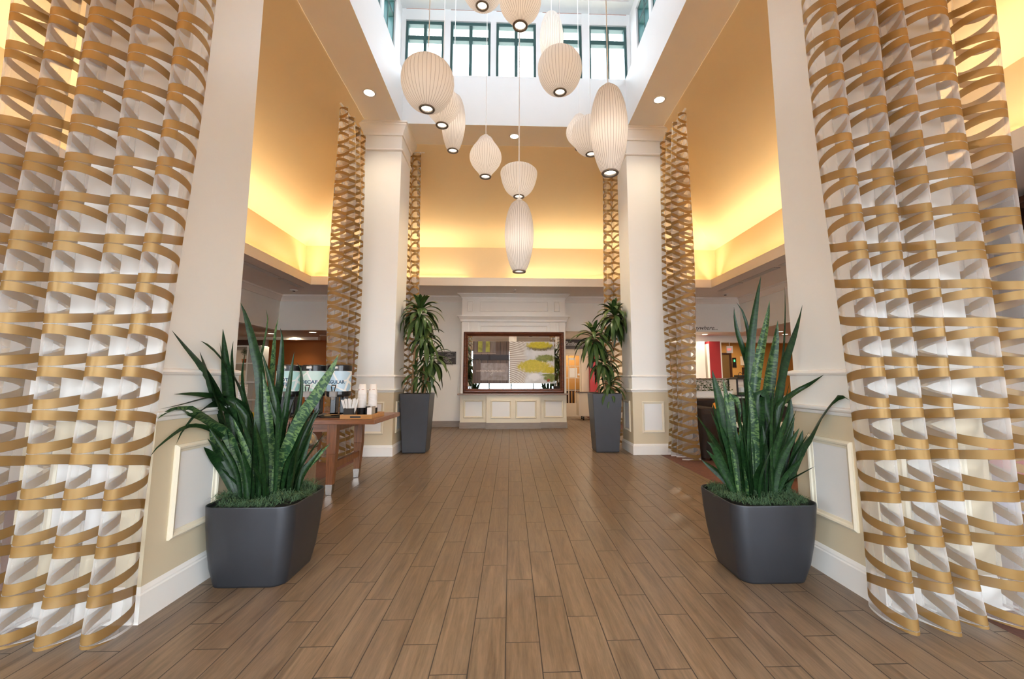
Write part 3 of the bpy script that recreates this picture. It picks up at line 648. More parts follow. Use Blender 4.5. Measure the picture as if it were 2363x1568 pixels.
def pendant(label, prof, loc, cord_top=7.97, h=None):
    x, y, z = loc; t = thing('pendant_lamp', label, 'pendant lamp', (x, y, z), 'ribbed white bubble pendant lamps')
    H = prof[-1][1]
    # smooth the profile, pleat it between forty ribs
    P_ = spline([(r, 0, zz) for r, zz in prof], 30); n = 40
    rs = []
    for p in P_:
        ring = []
        for j in range(n*2):
            k = 1. if j % 2 == 0 else .9885
            ring.append((x+p.x*k*math.cos(PI*j/n), y+p.x*k*math.sin(PI*j/n), z+p.z))
        rs.append(ring)
    part(MB().rings(rs, True, False, True), 'shade', M['shade'], t)
    part(MB().lathe([(.052, .006), (.052, -.006), (.070, -.008), (.074, 0), (.068, .008), (.052, .006)], (x, y, z), 40, False, False), 'bottom_ring', M['ring'], t, smooth=True)
    part(MB().lathe([(.0515, .012), (.001, .0125)], (x, y, z), 24, False, True), 'diffuser', M['bulb'], t)
    gr = MB()
    for q in (-.022, 0, .022):
        hw = math.sqrt(.051**2-q*q); gr.box(x+q-.0012, x+q+.0012, y-hw, y+hw, z+.002, z+.005)
    part(gr, 'ring_wires', M['fixture'], t)
    part(MB().lathe([(.03, 0), (.03, .02), (.008, .035)], (x, y, z+H), 14), 'top_cap', M['fixture'], t, smooth=True)
    part(MB().tube([(x, y, z+H+.03), (x, y, cord_top)], .0048, 6), 'cord', M['cord'], t)
    l = bpy.data.lights.new('lamp_bulb', 'POINT'); l.energy = LAMP; l.color = (1., .87, .72); l.shadow_soft_size = .035
    o = bpy.data.objects.new('lamp_bulb', l); COL.objects.link(o); o.location = (0, 0, H*.42); o.parent = t
B_, P__, C_ = prof_ball(.49, .242), prof_pear(.525, .199), prof_cigar(.79, .158)
pendant('low round pendant lamp nearest the coffee table side beam, large ball', B_, (-.78, 3.70, 3.68))
pendant('wide topped pear pendant lamp cut by the top edge, high in the middle', P__, (.08, 3.69, 4.54))
pendant('ball pendant lamp highest of all, cut by the top edge', B_, (-.33, 4.31, 5.33))
pendant('big cigar pendant lamp hanging in front of the sofa side column capital', C_, (.84, 3.41, 2.94))
pendant('ball pendant lamp hanging in front of the white cigar lamp', B_, (.53, 4.31, 4.32))
pendant('small pear pendant lamp tucked behind the large low ball lamp', P__, (-.80, 4.64, 4.11))
pendant('slim cigar pendant lamp behind the ball and pear, coffee table side', C_, (-.77, 5.33, 4.19))
pendant('pear pendant lamp hanging alone against the ochre vault', P__, (-.32, 5.05, 3.70))
pendant('bowl shaped pendant lamp directly above the lowest cigar lamp', prof_bowl(.41, .24), (.10, 5.26, 3.54))
pendant('cigar pendant lamp hanging lowest of all, above the mirror', C_, (.09, 4.48, 2.35))
pendant('white cigar pendant lamp in front of the clerestory windows', C_, (.533, 5.20, 5.31))
pendant('ball pendant lamp half hidden behind the big cigar lamp', B_, (1.02, 5.10, 4.05))
pendant('pale pear pendant lamp furthest back behind the sofa side ball lamp', P__, (1.01, 5.90, 4.58))

# ================================================================ SNAKE PLANTS
def leaf_strip(mb, pts, wfun, face, n=16, fold=.22, v0=0.):
    P_ = spline(pts, n); L_ = 0; o = len(mb.v)
    for i, p in enumerate(P_):
        t = (P_[min(i+1, n-1)]-P_[max(i-1, 0)]).normalized()
        if i: L_ += (p-P_[i-1]).length
        sd = t.cross(face)
        sd = sd.normalized() if sd.length > .05 else Vector((1, 0, 0))
        up = sd.cross(t).normalized(); w = wfun(i/(n-1))
        for u in (-1, -.5, 0, .5, 1):
            mb.v.append(tuple(p+sd*(w*.5*u)+up*(w*fold*(abs(u)-.5)))); mb.uv.append((u*.5+.5, L_+v0))
    for i in range(n-1):
        for k in range(4):
            a = o+i*5+k; mb.f.append((a, a+1, a+6, a+5))
def snake_plant(loc, leaves, label, half, hb, seed, nfill):
    cx, cy = loc; r_ = random.Random(seed)
    t = thing('potted_snake_plant', label, 'potted plant', (cx, cy, 0), 'snake plants in rounded planters')
    H = .462
    lay = [(cx, cy, z, hb+(half-hb)*f, hb+(half-hb)*f, .075+.012*f) for z, f in ((0, -.06), (.012, 0), (.10, .38), (.22, .68), (.34, .88), (.43, .975), (.455, 1.), (H, .995), (H, .945), (.44, .92), (.40, .90))]
    pl = MB().rrect(lay, 8); part(pl, 'planter', M['planter'], t, smooth=True)
    q = half-.03
    part(MB().rrect([(cx, cy, .39, q-.012, q-.012, .07), (cx, cy, .432, q-.006, q-.006, .07), (cx, cy, .445, q*.6, q*.6, .07)]), 'soil', M['soil'], t)
    ms = MB()
    for i in range(4200):   # a tangle of moss fibres
        a = r_.uniform(0, 2*PI); rr = math.sqrt(r_.random()); x = cx+q*.97*max(-1, min(1, rr*1.25*math.cos(a))); y = cy+q*.97*max(-1, min(1, rr*1.25*math.sin(a)))
        bump = .058*(math.sin((x-cx)*17+seed)*math.sin((y-cy)*19+1)+1)*.6
        z = .445+bump*(.4+.6*r_.random())-.01*(max(abs(x-cx), abs(y-cy))/q)**6; b = r_.uniform(0, 2*PI); l = r_.uniform(.03, .07); dx, dy = math.cos(b)*l, math.sin(b)*l; k = r_.uniform(.008, .03)
        s_ = Vector((-dy, dx, 0))*.026
        p = [Vector((x, y, z)), Vector((x+dx*.5, y+dy*.5, z+k)), Vector((x+dx, y+dy, z+k*.3))]
        ms.add([p[0]-s_, p[0]+s_, p[1]+s_, p[1]-s_, p[2]], [(0, 1, 2, 3), (3, 2, 4)])
    mo = part(ms, 'moss', M['moss'], t); mo['kind'] = 'stuff'
    dk, mt = MB(), MB(); dk.uv = []; mt.uv = []
    for w, m, pts in leaves:
        P_ = [Vector((cx+a, cy+b, c)) for a, b, c in pts]
        ang = r_.uniform(-.55, .55); face = Vector((math.sin(ang), -math.cos(ang), .25))
        mx = r_.uniform(.5, .66)
        leaf_strip(mt if m else dk, P_, lambda s, w=w, mx=mx: w*1.02*((.55+.45*math.sin(min(1, s/mx)*PI/2)) if s < mx else max(.02, math.cos((s-mx)/(1-mx)*PI/2)**.8)), face, 20, r_.uniform(.12, .3), r_.random()*3)
    for i in range(nfill):
        a = r_.uniform(0, 2*PI); rr = .155*math.sqrt(r_.random()); x, y = rr*math.cos(a), rr*math.sin(a)
        h = r_.uniform(.26, .80); ln = r_.uniform(.06, .30); a2 = a+r_.uniform(-.7, .7)
        P_ = [Vector((cx+x, cy+y, .39)), Vector((cx+x+ln*.2*math.cos(a2), cy+y+ln*.2*math.sin(a2), .39+h*.5)), Vector((cx+x+ln*math.cos(a2)*.8, cy+y+ln*math.sin(a2)*.8, .39+h))]
        w = r_.uniform(.03, .052); ang = r_.uniform(0, 2*PI)
        leaf_strip(mt if r_.random() < .2 else dk, P_, lambda s, w=w: w*((.6+.4*math.sin(min(1, s/.5)*PI/2)) if s < .5 else max(.02, math.cos((s-.5)/.5*PI/2)**.8)), Vector((math.sin(ang), -math.cos(ang), .2)), 12, .22, r_.random()*3)
    part(dk, 'foliage', M['leaf_dark'], t, smooth=True)
    o = part(mt, 'mottled_foliage', M['leaf_mott'], t, smooth=True); o['label'] = 'pale mottled leaves'
    return t
LEAVES_A= [(0.0696,0,[(-0.019,-0.011,0.4),(-0.071,-0.012,0.945),(-0.108,-0.015,1.248),(-0.143,-0.015,1.366),(-0.178,-0.015,1.485),(-0.235,-0.015,1.642),(-0.265,-0.017,1.707)]),(0.0568,0,[(-0.13,0.011,0.4),(-0.265,-0.005,0.901),(-0.265,-0.162,1.11),(-0.265,-0.324,1.276),(-0.265,-0.442,1.365),(-0.265,-0.567,1.459)]),(0.0958,0,[(-0.13,-0.054,0.4),(-0.239,-0.06,0.735),(-0.265,-0.087,0.909),(-0.265,-0.152,1.025),(-0.265,-0.227,1.145),(-0.265,-0.296,1.276),(-0.265,-0.351,1.359)]),(0.0644,0,[(-0.13,-0.022,0.4),(-0.229,-0.024,0.815),(-0.265,-0.049,1.036),(-0.265,-0.118,1.299),(-0.265,-0.149,1.428),(-0.265,-0.17,1.513)]),(0.0503,0,[(-0.106,0.043,0.4),(-0.17,0.048,0.85),(-0.238,0.06,1.066),(-0.265,-0.015,1.212),(-0.265,-0.163,1.332),(-0.265,-0.257,1.39),(-0.265,-0.35,1.423)]),(0.0432,0,[(-0.081,-0.032,0.4),(-0.14,-0.036,0.877),(-0.196,-0.045,1.009),(-0.265,-0.08,1.072),(-0.265,-0.234,1.1),(-0.265,-0.391,1.117),(-0.265,-0.513,1.121)]),(0.0448,0,[(-0.079,0.011,0.4),(-0.154,0.012,0.916),(-0.235,0.015,1.032),(-0.265,-0.082,1.086),(-0.265,-0.233,1.092),(-0.265,-0.406,1.069),(-0.265,-0.513,1.056),(-0.265,-0.606,1.048)]),(0.067,1,[(-0.104,-0.065,0.4),(-0.183,-0.072,0.712),(-0.232,-0.09,0.842),(-0.265,-0.138,0.907),(-0.265,-0.266,0.977),(-0.265,-0.391,1.026),(-0.265,-0.492,1.041),(-0.265,-0.564,1.023),(-0.265,-0.605,1.0)]),(0.0623,0,[(-0.106,-0.016,0.4),(-0.169,-0.018,0.771),(-0.258,-0.022,0.946),(-0.265,-0.128,1.041),(-0.265,-0.227,1.047),(-0.265,-0.315,1.013),(-0.265,-0.392,0.95),(-0.265,-0.433,0.91),(-0.265,-0.465,0.855)]),(0.0265,0,[(-0.085,-0.054,0.4),(-0.172,-0.06,0.692),(-0.248,-0.075,0.814),(-0.265,-0.185,0.891),(-0.265,-0.294,0.93),(-0.265,-0.381,0.94),(-0.265,-0.449,0.927),(-0.265,-0.521,0.892),(-0.265,-0.588,0.856),(-0.265,-0.634,0.813)]),(0.0353,1,[(-0.083,0.065,0.4),(-0.145,0.072,0.937),(-0.18,0.09,1.213),(-0.166,0.09,1.353),(-0.145,0.09,1.515),(-0.14,0.09,1.621),(-0.156,0.09,1.68)]),(0.0482,1,[(-0.024,0.054,0.4),(-0.05,0.06,0.758),(-0.076,0.075,0.982),(-0.077,0.075,1.213),(-0.076,0.075,1.447),(-0.073,0.075,1.542),(-0.06,0.075,1.617)]),(0.0536,0,[(-0.021,0.032,0.4),(-0.018,0.036,0.94),(-0.006,0.045,1.167),(-0.007,0.045,1.379),(-0.013,0.045,1.492),(-0.027,0.045,1.544)]),(0.0414,0,[(0.054,-0.011,0.4),(0.059,-0.012,0.769),(0.073,-0.015,0.989),(0.088,-0.015,1.167),(0.098,-0.015,1.303),(0.105,-0.015,1.378)]),(0.072,1,[(0.06,-0.07,0.4),(0.08,-0.078,0.652),(0.134,-0.098,0.765),(0.185,-0.098,0.9),(0.239,-0.098,1.003),(0.287,-0.098,1.072),(0.342,-0.098,1.177),(0.39,-0.098,1.265),(0.427,-0.098,1.358)]),(0.0385,0,[(-0.13,0.065,0.4),(-0.249,0.072,0.757),(-0.265,0.0,1.033),(-0.265,-0.054,1.301),(-0.265,-0.064,1.39),(-0.265,-0.061,1.446)]),(0.0385,0,[(-0.13,0.027,0.4),(-0.202,0.03,0.941),(-0.247,0.038,1.194),(-0.251,0.038,1.304),(-0.245,0.038,1.378)]),(0.0453,0,[(0.089,-0.059,0.4),(0.139,-0.066,0.691),(0.196,-0.082,0.813),(0.225,-0.082,0.907),(0.238,-0.082,0.976)]),(0.0294,0,[(0.083,0.054,0.4),(0.102,0.06,0.847),(0.115,0.075,1.028),(0.123,0.075,1.166),(0.11,0.075,1.269),(0.08,0.075,1.315)]),(0.044,0,[(0.057,-0.032,0.4),(0.067,-0.036,0.772),(0.059,-0.045,0.904),(0.029,-0.045,1.035),(-0.016,-0.045,1.177),(-0.054,-0.045,1.284),(-0.086,-0.045,1.374)]),(0.0552,0,[(-0.13,-0.07,0.4),(-0.229,-0.078,0.596),(-0.265,-0.111,0.686),(-0.265,-0.193,0.758),(-0.265,-0.253,0.804)]),(0.0375,0,[(-0.13,-0.065,0.4),(-0.181,-0.072,0.577),(-0.219,-0.09,0.665),(-0.265,-0.12,0.762),(-0.265,-0.227,0.85)]),(0.061,1,[(-0.13,-0.027,0.4),(-0.265,-0.041,0.638),(-0.265,-0.12,0.762),(-0.265,-0.18,0.854),(-0.265,-0.213,0.927)]),(0.0548,1,[(0.041,-0.049,0.4),(0.034,-0.054,0.69),(0.009,-0.068,0.863),(-0.009,-0.068,0.993),(-0.03,-0.068,1.124),(-0.061,-0.068,1.248)]),(0.0637,0,[(-0.002,-0.065,0.4),(-0.032,-0.072,0.736),(-0.042,-0.09,0.909),(-0.059,-0.09,1.038),(-0.065,-0.09,1.177)]),(0.0453,0,[(0.06,-0.054,0.4),(0.076,-0.06,0.691),(0.084,-0.075,0.821),(0.07,-0.075,0.907),(0.03,-0.075,0.993),(-0.001,-0.075,1.072)]),(0.0496,0,[(-0.086,-0.065,0.4),(-0.106,-0.072,0.652),(-0.111,-0.09,0.782),(-0.118,-0.09,0.909),(-0.124,-0.09,0.986)]),(0.0366,0,[(-0.116,0.0,0.4),(-0.219,0.0,0.944),(-0.265,-0.025,1.123),(-0.265,-0.101,1.247),(-0.265,-0.167,1.366),(-0.265,-0.187,1.425)])]
LEAVES_B= [(0.0684,0,[(-0.024,-0.011,0.4),(-0.009,-0.012,0.988),(0.001,-0.015,1.26),(0.021,-0.015,1.425),(0.042,-0.015,1.537),(0.062,-0.015,1.631),(0.085,-0.015,1.736),(0.111,-0.015,1.841),(0.126,-0.015,1.901)]),(0.0545,0,[(0.03,0.011,0.4),(0.034,0.012,1.077),(0.018,0.015,1.26),(-0.008,0.015,1.381),(-0.044,0.015,1.503),(-0.057,0.015,1.607),(-0.057,0.015,1.691)]),(0.0376,0,[(0.024,0.032,0.4),(0.038,0.036,1.075),(0.053,0.045,1.355),(0.054,0.045,1.487),(0.036,0.045,1.602),(0.012,0.045,1.679),(-0.021,0.045,1.729)]),(0.0585,1,[(0.002,-0.022,0.4),(0.011,-0.024,0.9),(0.034,-0.03,1.169),(0.061,-0.03,1.305),(0.086,-0.03,1.406),(0.123,-0.03,1.536),(0.155,-0.03,1.667),(0.166,-0.03,1.729)]),(0.0846,1,[(0.08,0.032,0.4),(0.132,0.036,0.984),(0.168,0.045,1.167),(0.192,0.045,1.28),(0.222,0.045,1.402),(0.244,0.045,1.507),(0.262,0.045,1.603)]),(0.0285,0,[(0.13,0.054,0.4),(0.237,0.06,1.121),(0.297,0.075,1.357),(0.325,0.075,1.549),(0.343,0.075,1.745),(0.345,0.073,1.85)]),(0.0738,0,[(0.09,-0.027,0.4),(0.125,-0.03,0.856),(0.162,-0.038,1.061),(0.205,-0.038,1.214),(0.241,-0.038,1.332),(0.28,-0.038,1.424),(0.32,-0.038,1.517),(0.345,-0.053,1.609),(0.345,-0.095,1.688)]),(0.0335,0,[(0.089,-0.043,0.4),(0.147,-0.048,0.946),(0.183,-0.06,1.044),(0.242,-0.06,1.093),(0.3,-0.06,1.129),(0.345,-0.078,1.158),(0.345,-0.157,1.192),(0.345,-0.239,1.228)]),(0.0611,0,[(0.13,-0.065,0.4),(0.28,-0.072,0.73),(0.328,-0.09,0.819),(0.345,-0.152,0.921),(0.345,-0.232,1.004),(0.345,-0.295,1.065),(0.345,-0.352,1.099),(0.345,-0.403,1.095),(0.345,-0.427,1.08)]),(0.0719,0,[(-0.13,-0.049,0.4),(-0.162,-0.054,0.712),(-0.194,-0.068,0.836),(-0.218,-0.068,0.966),(-0.243,-0.068,1.107),(-0.261,-0.068,1.196),(-0.27,-0.068,1.26)]),(0.0387,1,[(-0.13,-0.054,0.4),(-0.166,-0.06,0.774),(-0.188,-0.075,0.923),(-0.195,-0.075,1.046),(-0.202,-0.075,1.143),(-0.205,-0.075,1.209)]),(0.0553,1,[(-0.026,-0.054,0.4),(-0.013,-0.06,0.773),(-0.018,-0.075,0.905),(-0.02,-0.075,1.01),(-0.028,-0.075,1.116),(-0.037,-0.075,1.187)]),(0.0728,0,[(0.007,-0.059,0.4),(0.009,-0.066,0.817),(0.013,-0.082,1.037),(0.027,-0.082,1.116),(0.049,-0.082,1.103),(0.067,-0.082,1.028),(0.082,-0.082,0.906),(0.085,-0.082,0.852)]),(0.0638,1,[(-0.087,0.0,0.4),(-0.126,0.0,0.853),(-0.133,0.0,1.032),(-0.113,0.0,1.091),(-0.086,0.0,1.068),(-0.067,0.0,0.996),(-0.064,0.0,0.933)]),(0.0783,0,[(0.13,-0.016,0.4),(0.21,-0.018,0.783),(0.245,-0.022,0.916),(0.26,-0.022,1.006),(0.271,-0.022,1.091)]),(0.0503,0,[(0.13,-0.059,0.4),(0.252,-0.066,0.729),(0.274,-0.082,0.81),(0.295,-0.082,0.874)]),(0.047,0,[(-0.13,-0.054,0.4),(-0.247,-0.06,0.697),(-0.295,-0.075,0.777),(-0.329,-0.075,0.803)]),(0.0406,0,[(-0.13,-0.065,0.4),(-0.264,-0.072,0.657),(-0.314,-0.09,0.72),(-0.347,-0.09,0.756)]),(0.0384,0,[(-0.105,0.0,0.4),(-0.152,0.0,0.703),(-0.191,0.0,0.835),(-0.226,0.0,0.96),(-0.246,0.0,1.041)]),(0.0504,0,[(0.083,-0.065,0.4),(0.112,-0.072,0.792),(0.118,-0.09,0.906),(0.125,-0.09,1.011)]),(0.0547,0,[(0.017,-0.07,0.4),(0.03,-0.078,0.69),(0.021,-0.098,0.804),(0.023,-0.098,0.907)]),(0.0499,0,[(-0.081,-0.07,0.4),(-0.097,-0.078,0.665),(-0.116,-0.098,0.754),(-0.115,-0.098,0.839)]),(0.0455,0,[(-0.096,-0.065,0.4),(-0.111,-0.072,0.681),(-0.14,-0.09,0.804),(-0.152,-0.09,0.907)]),(0.0552,0,[(0.075,0.011,0.4),(0.113,0.012,0.85),(0.144,0.015,1.003),(0.16,0.015,1.113)])]

snake_plant((-1.535, 2.88), LEAVES_A, 'big snake plant with leaves arching to the curtain, charcoal planter before the trash can', .262, .214, 21, 60)
snake_plant((1.585, 2.805), LEAVES_B, 'big snake plant with a bent leaf reaching the curtain, charcoal planter on the sofa side', .264, .202, 22, 60)

# ================================================================ CORN PLANTS
def corn_plant(loc, heads, canes, label, seed):
    cx, cy = loc; r_ = random.Random(seed); H = .957
    t = thing('potted_corn_plant', label, 'potted plant', (cx, cy, 0), 'corn plants in tall square planters')
    b = MB().frustum((cx, cy, 0), (.182, .182), (cx, cy, .02), (.19, .19)).frustum((cx, cy, .012), (.19, .19), (cx, cy, H), (.245, .245))
    part(b, 'planter', M['planter_tall'], t, bevel=.008)
    part(MB().box(cx-.232, cx+.232, cy-.232, cy+.232, H-.001, H+.0015), 'soil', M['soil'], t)
    for c in canes:
        part(MB().tube(spline([(cx+a, cy+b_, z) for a, b_, z in c], 10), [.021-.0006*i for i in range(10)], 10), 'cane', M['bark'], t, smooth=True)
    fo = MB(); fo.uv = []
    for hx, hy, hz, sc, n in heads:
        c = Vector((cx+hx, cy+hy, hz))
        for i in range(n):
            f = i/n; a = i*2.39996+r_.uniform(-.3, .3); el = R(86-128*f**.8+r_.uniform(-8, 8)); ln = sc*r_.uniform(.8, 1.12)*(.62+.5*min(1, f*2.2))
            d = Vector((math.cos(a), math.sin(a), 0)); p = c+Vector((0, 0, -.16*f*sc/.4)); v = d*math.cos(el)+Vector((0, 0, math.sin(el)))
            pts = [p]; q = p.copy()
            for s in range(7):
                q = q+v*(ln/7); q.x = max(-1.825, min(1.95, q.x)); q.y = min(7.56, q.y); pts.append(q.copy()); v = (v+Vector((0, 0, -(.20+.30*f)*(.6+s*.14)))).normalized()
            w = r_.uniform(.062, .085)*sc/.4
            sd = Vector((-d.y, d.x, 0)); face = sd.cross(d)*-1 if False else Vector((d.x*.25, d.y*.25, 1)).normalized()
            # keep the blade broadside up as it arches over
            leaf_strip_arch(fo, pts, sd, lambda s, w=w: w*max(.04, math.sin(min(1, .16+s*.84/.5 if s < .5 else 1)*PI/2) if s < .5 else math.cos((s-.5)/.5*PI/2)**.7), 11, r_.random()*5)
    part(fo, 'foliage', M['dracaena'], t, smooth=True)
    return t
def leaf_strip_arch(mb, pts, sd, wf, n, v0):
    P_ = spline(pts, n); o = len(mb.v); L_ = 0
    for i, p in enumerate(P_):
        if i: L_ += (p-P_[i-1]).length
        t = (P_[min(i+1, n-1)]-P_[max(i-1, 0)]).normalized(); up = sd.cross(t); w = wf(i/(n-1))
        for u in (-1, 0, 1): mb.v.append(tuple(p+sd*(w*.5*u)-up*(w*.18*(1-abs(u))))); mb.uv.append((u*.5+.5, L_+v0))
    for i in range(n-1):
        for k in range(2):
            a = o+i*3+k; mb.f.append((a, a+1, a+4, a+3))
corn_plant((-1.56, 7.31), [(-.0, .0, 2.40, .47, 54), (.10, -.03, 1.98, .40, 32), (.22, .02, 1.62, .42, 32), (-.02, -.06, 1.33, .36, 15), (.16, -.10, 1.26, .34, 15)],
    [[(-.09, -.05, .95), (-.07, -.05, 1.5), (-.01, 0, 2.28)], [(.06, .03, .95), (.09, .02, 1.4), (.12, -.01, 1.85)], [(.12, -.06, .95), (.17, -.03, 1.2), (.22, 0, 1.5)]],
    'tall corn plant in a slate planter between the coffee table and chalkboard sign', 31)
corn_plant((1.60, 7.27), [(.21, .0, 2.36, .44, 54), (-.17, -.03, 1.98, .44, 42), (-.03, -.05, 1.55, .38, 36), (.08, -.08, 1.15, .36, 30)],
    [[(.08, .04, .95), (.14, .03, 1.5), (.21, 0, 2.25)], [(-.08, .02, .95), (-.12, 0, 1.4), (-.17, -.02, 1.85)], [(.0, -.06, .95), (-.01, -.06, 1.2), (-.03, -.05, 1.42)]],
    'tall corn plant in a slate planter beside the pantry cart and sofa side column', 32)
# ================================================================ CHIMNEY-PIECE WITH THE FRAMED MIRROR
c = thing('display_chimneypiece', 'cream panelled chimneypiece with mantel shelf and stone ledge carrying the framed mirror', 'chimneypiece', (.08, 10.6, 0))
YF_ = 10.56
part(MB().box(-1.215, 1.375, YF_, YB-.002, .84, 3.26), 'breast', M['trim'], c)
part(MB().box(-1.22, 1.38, 10.54, YB-.002, .145, .806).box(-.575, .735, 10.425, 10.54, .145, .806), 'base_cabinet', M['pmold'], c)
part(MB().box(-1.235, 1.395, 10.525, YB-.002, 0, .145).box(-.59, .75, 10.41, 10.525, 0, .145), 'tile_plinth', M['basetile'], c)
part(MB().box(-1.275, 1.415, 10.37, YB-.002, .807, .841), 'stone_ledge', M['stone'], c, bevel=.012)
for a, b, yy in ((-1.135, -.648, 10.54), (-.475, .027, 10.425), (.125, .637, 10.425), (.823, 1.303, 10.54)):
    part(MB().frame(lambda u, v, d: (u, yy-d, v), a, b, .25, .682, .042, 0, .022), 'panel_moulding', M['pmold'], c)
    part(MB().box(a+.038, b-.038, yy-.003, yy-.001, .288, .644), 'panel', M['panel'], c)
def hmould(prof, x0, x1, y1=YB-.002):  # moulding that returns round three sides: prof (outward, z)
    return MB().rings([[(x0-o, YF_-o, z), (x1+o, YF_-o, z), (x1+o, y1, z), (x0-o, y1, z)] for o, z in prof])
part(hmould([(0, 3.2), (.015, 3.2), (.02, 3.235), (.05, 3.265), (.085, 3.295), (.095, 3.3), (.11, 3.305), (.11, 3.319)], -1.215, 1.375), 'crown', M['trim'], c)
part(hmould([(0, 2.60), (.03, 2.605), (.04, 2.63), (.04, 2.665), (.06, 2.69), (.085, 2.73), (.105, 2.735), (.105, 2.765), (0, 2.77)], -1.215, 1.375), 'mantel_shelf', M['trim'], c)
for a, b in ((-1.209, -1.042), (-.985, -.804), (.983, 1.137), (1.208, 1.369)): part(MB().box(a, b, YF_-.028, YF_, .841, 2.60), 'pilaster', M['trim'], c, bevel=.004)
for a, b, z0, z1 in ((-.764, .947, 2.87, 3.135), (-1.08, -.93, 2.87, 3.14), (1.09, 1.245, 2.87, 3.135), (-.748, .917, 2.30, 2.525)):
    part(MB().frame(lambda u, v, d: (u, YF_-d, v), a, b, z0, z1, .03, 0, .016), 'panel_frame', M['trim'], c)

fmi = thing('framed_mirror', 'wide mahogany framed mirror with two garden photographs on the stone ledge', 'mirror', (.085, 10.5, .843))
ym = 10.50
part(MB().frame(lambda u, v, d: (u, ym-d, v), -1.152, 1.326, .844, 2.352, .112, -.025, .045), 'frame', M['mahog'], fmi)
part(MB().box(-1.06, 1.235, ym+.003, ym+.006, .94, 2.26), 'mirror', paint('mirror_silver', (.86, .88, .88), .015, .0, metal=1.), fmi)
def rectmask(nt, x, z, x0, x1, z0, z1, s=.004):
    def edge(v, a):
        n = N(nt, 'ShaderNodeMapRange'); L(nt, v, n.inputs[0]); n.inputs[1].default_value = a-s; n.inputs[2].default_value = a+s; return n.outputs[0]
    return MA(nt, 'MULTIPLY', MA(nt, 'MULTIPLY', edge(x, x0), MA(nt, 'SUBTRACT', 1., edge(x, x1))), MA(nt, 'MULTIPLY', edge(z, z0), MA(nt, 'SUBTRACT', 1., edge(z, z1))))
def print_fence():
    m, nt, out = new_mat('print_weathered_fence'); b = N(nt, 'ShaderNodeBsdfPrincipled', i_Roughness=.45)
    b.inputs['Coat Weight'].default_value = .05; b.inputs['Coat Roughness'].default_value = .03; b.inputs['Specular IOR Level'].default_value = .2
    g = N(nt, 'ShaderNodeTexCoord'); sp = N(nt, 'ShaderNodeSeparateXYZ'); L(nt, g.outputs['Object'], sp.inputs[0]); x, z = sp.outputs[0], sp.outputs[2]
    mp = N(nt, 'ShaderNodeMapping'); mp.inputs['Scale'].default_value = (38, 1, 2.2); L(nt, g.outputs['Object'], mp.inputs[0])
    n1 = N(nt, 'ShaderNodeTexNoise', i_Scale=1.3, i_Detail=6.); L(nt, mp.outputs[0], n1.inputs[0])
    base = MIXC(nt, n1.outputs[0], (.02, .010, .007), (.22, .14, .10))
    pl = MA(nt, 'LESS_THAN', MA(nt, 'ABSOLUTE', MA(nt, 'SUBTRACT', MA(nt, 'FRACT', MA(nt, 'MULTIPLY', x, 6.5)), .5)), .03)
    base = MIXC(nt, pl, base, (.02, .012, .01))
    n2 = N(nt, 'ShaderNodeTexNoise', i_Scale=9., i_Detail=2.); L(nt, g.outputs['Object'], n2.inputs[0])
    gr = MIXC(nt, n2.outputs[0], (.03, .05, .02), (.62, .60, .10))
    base = MIXC(nt, rectmask(nt, x, z, -.32, -.03, .77, 1.04), base, gr)
    grey = MIXC(nt, n1.outputs[0], (.06, .045, .04), (.30, .24, .21))
    for a, q in ((-.41, -.335), (-.21, -.13), (-.02, .12)): base = MIXC(nt, rectmask(nt, x, z, a, q, .77, 1.05), base, grey)
    base = MIXC(nt, rectmask(nt, x, z, -.5, .5, .57, .70, .012), base, (.022, .010, .008))
    base = MIXC(nt, rectmask(nt, x, z, -.5, .12, .735, .75), base, (.42, .30, .22))
    base = MIXC(nt, MA(nt, 'MULTIPLY', rectmask(nt, x, z, -.25, .42, .08, .50), MA(nt, 'MULTIPLY', n2.outputs[0], .9)), base, (.55, .50, .50))
    base = MIXC(nt, rectmask(nt, x, z, -.36, .35, .30, .315), base, (.55, .40, .33))
    L(nt, base, b.inputs['Base Color']); L(nt, b.outputs[0], out.inputs[0]); return m
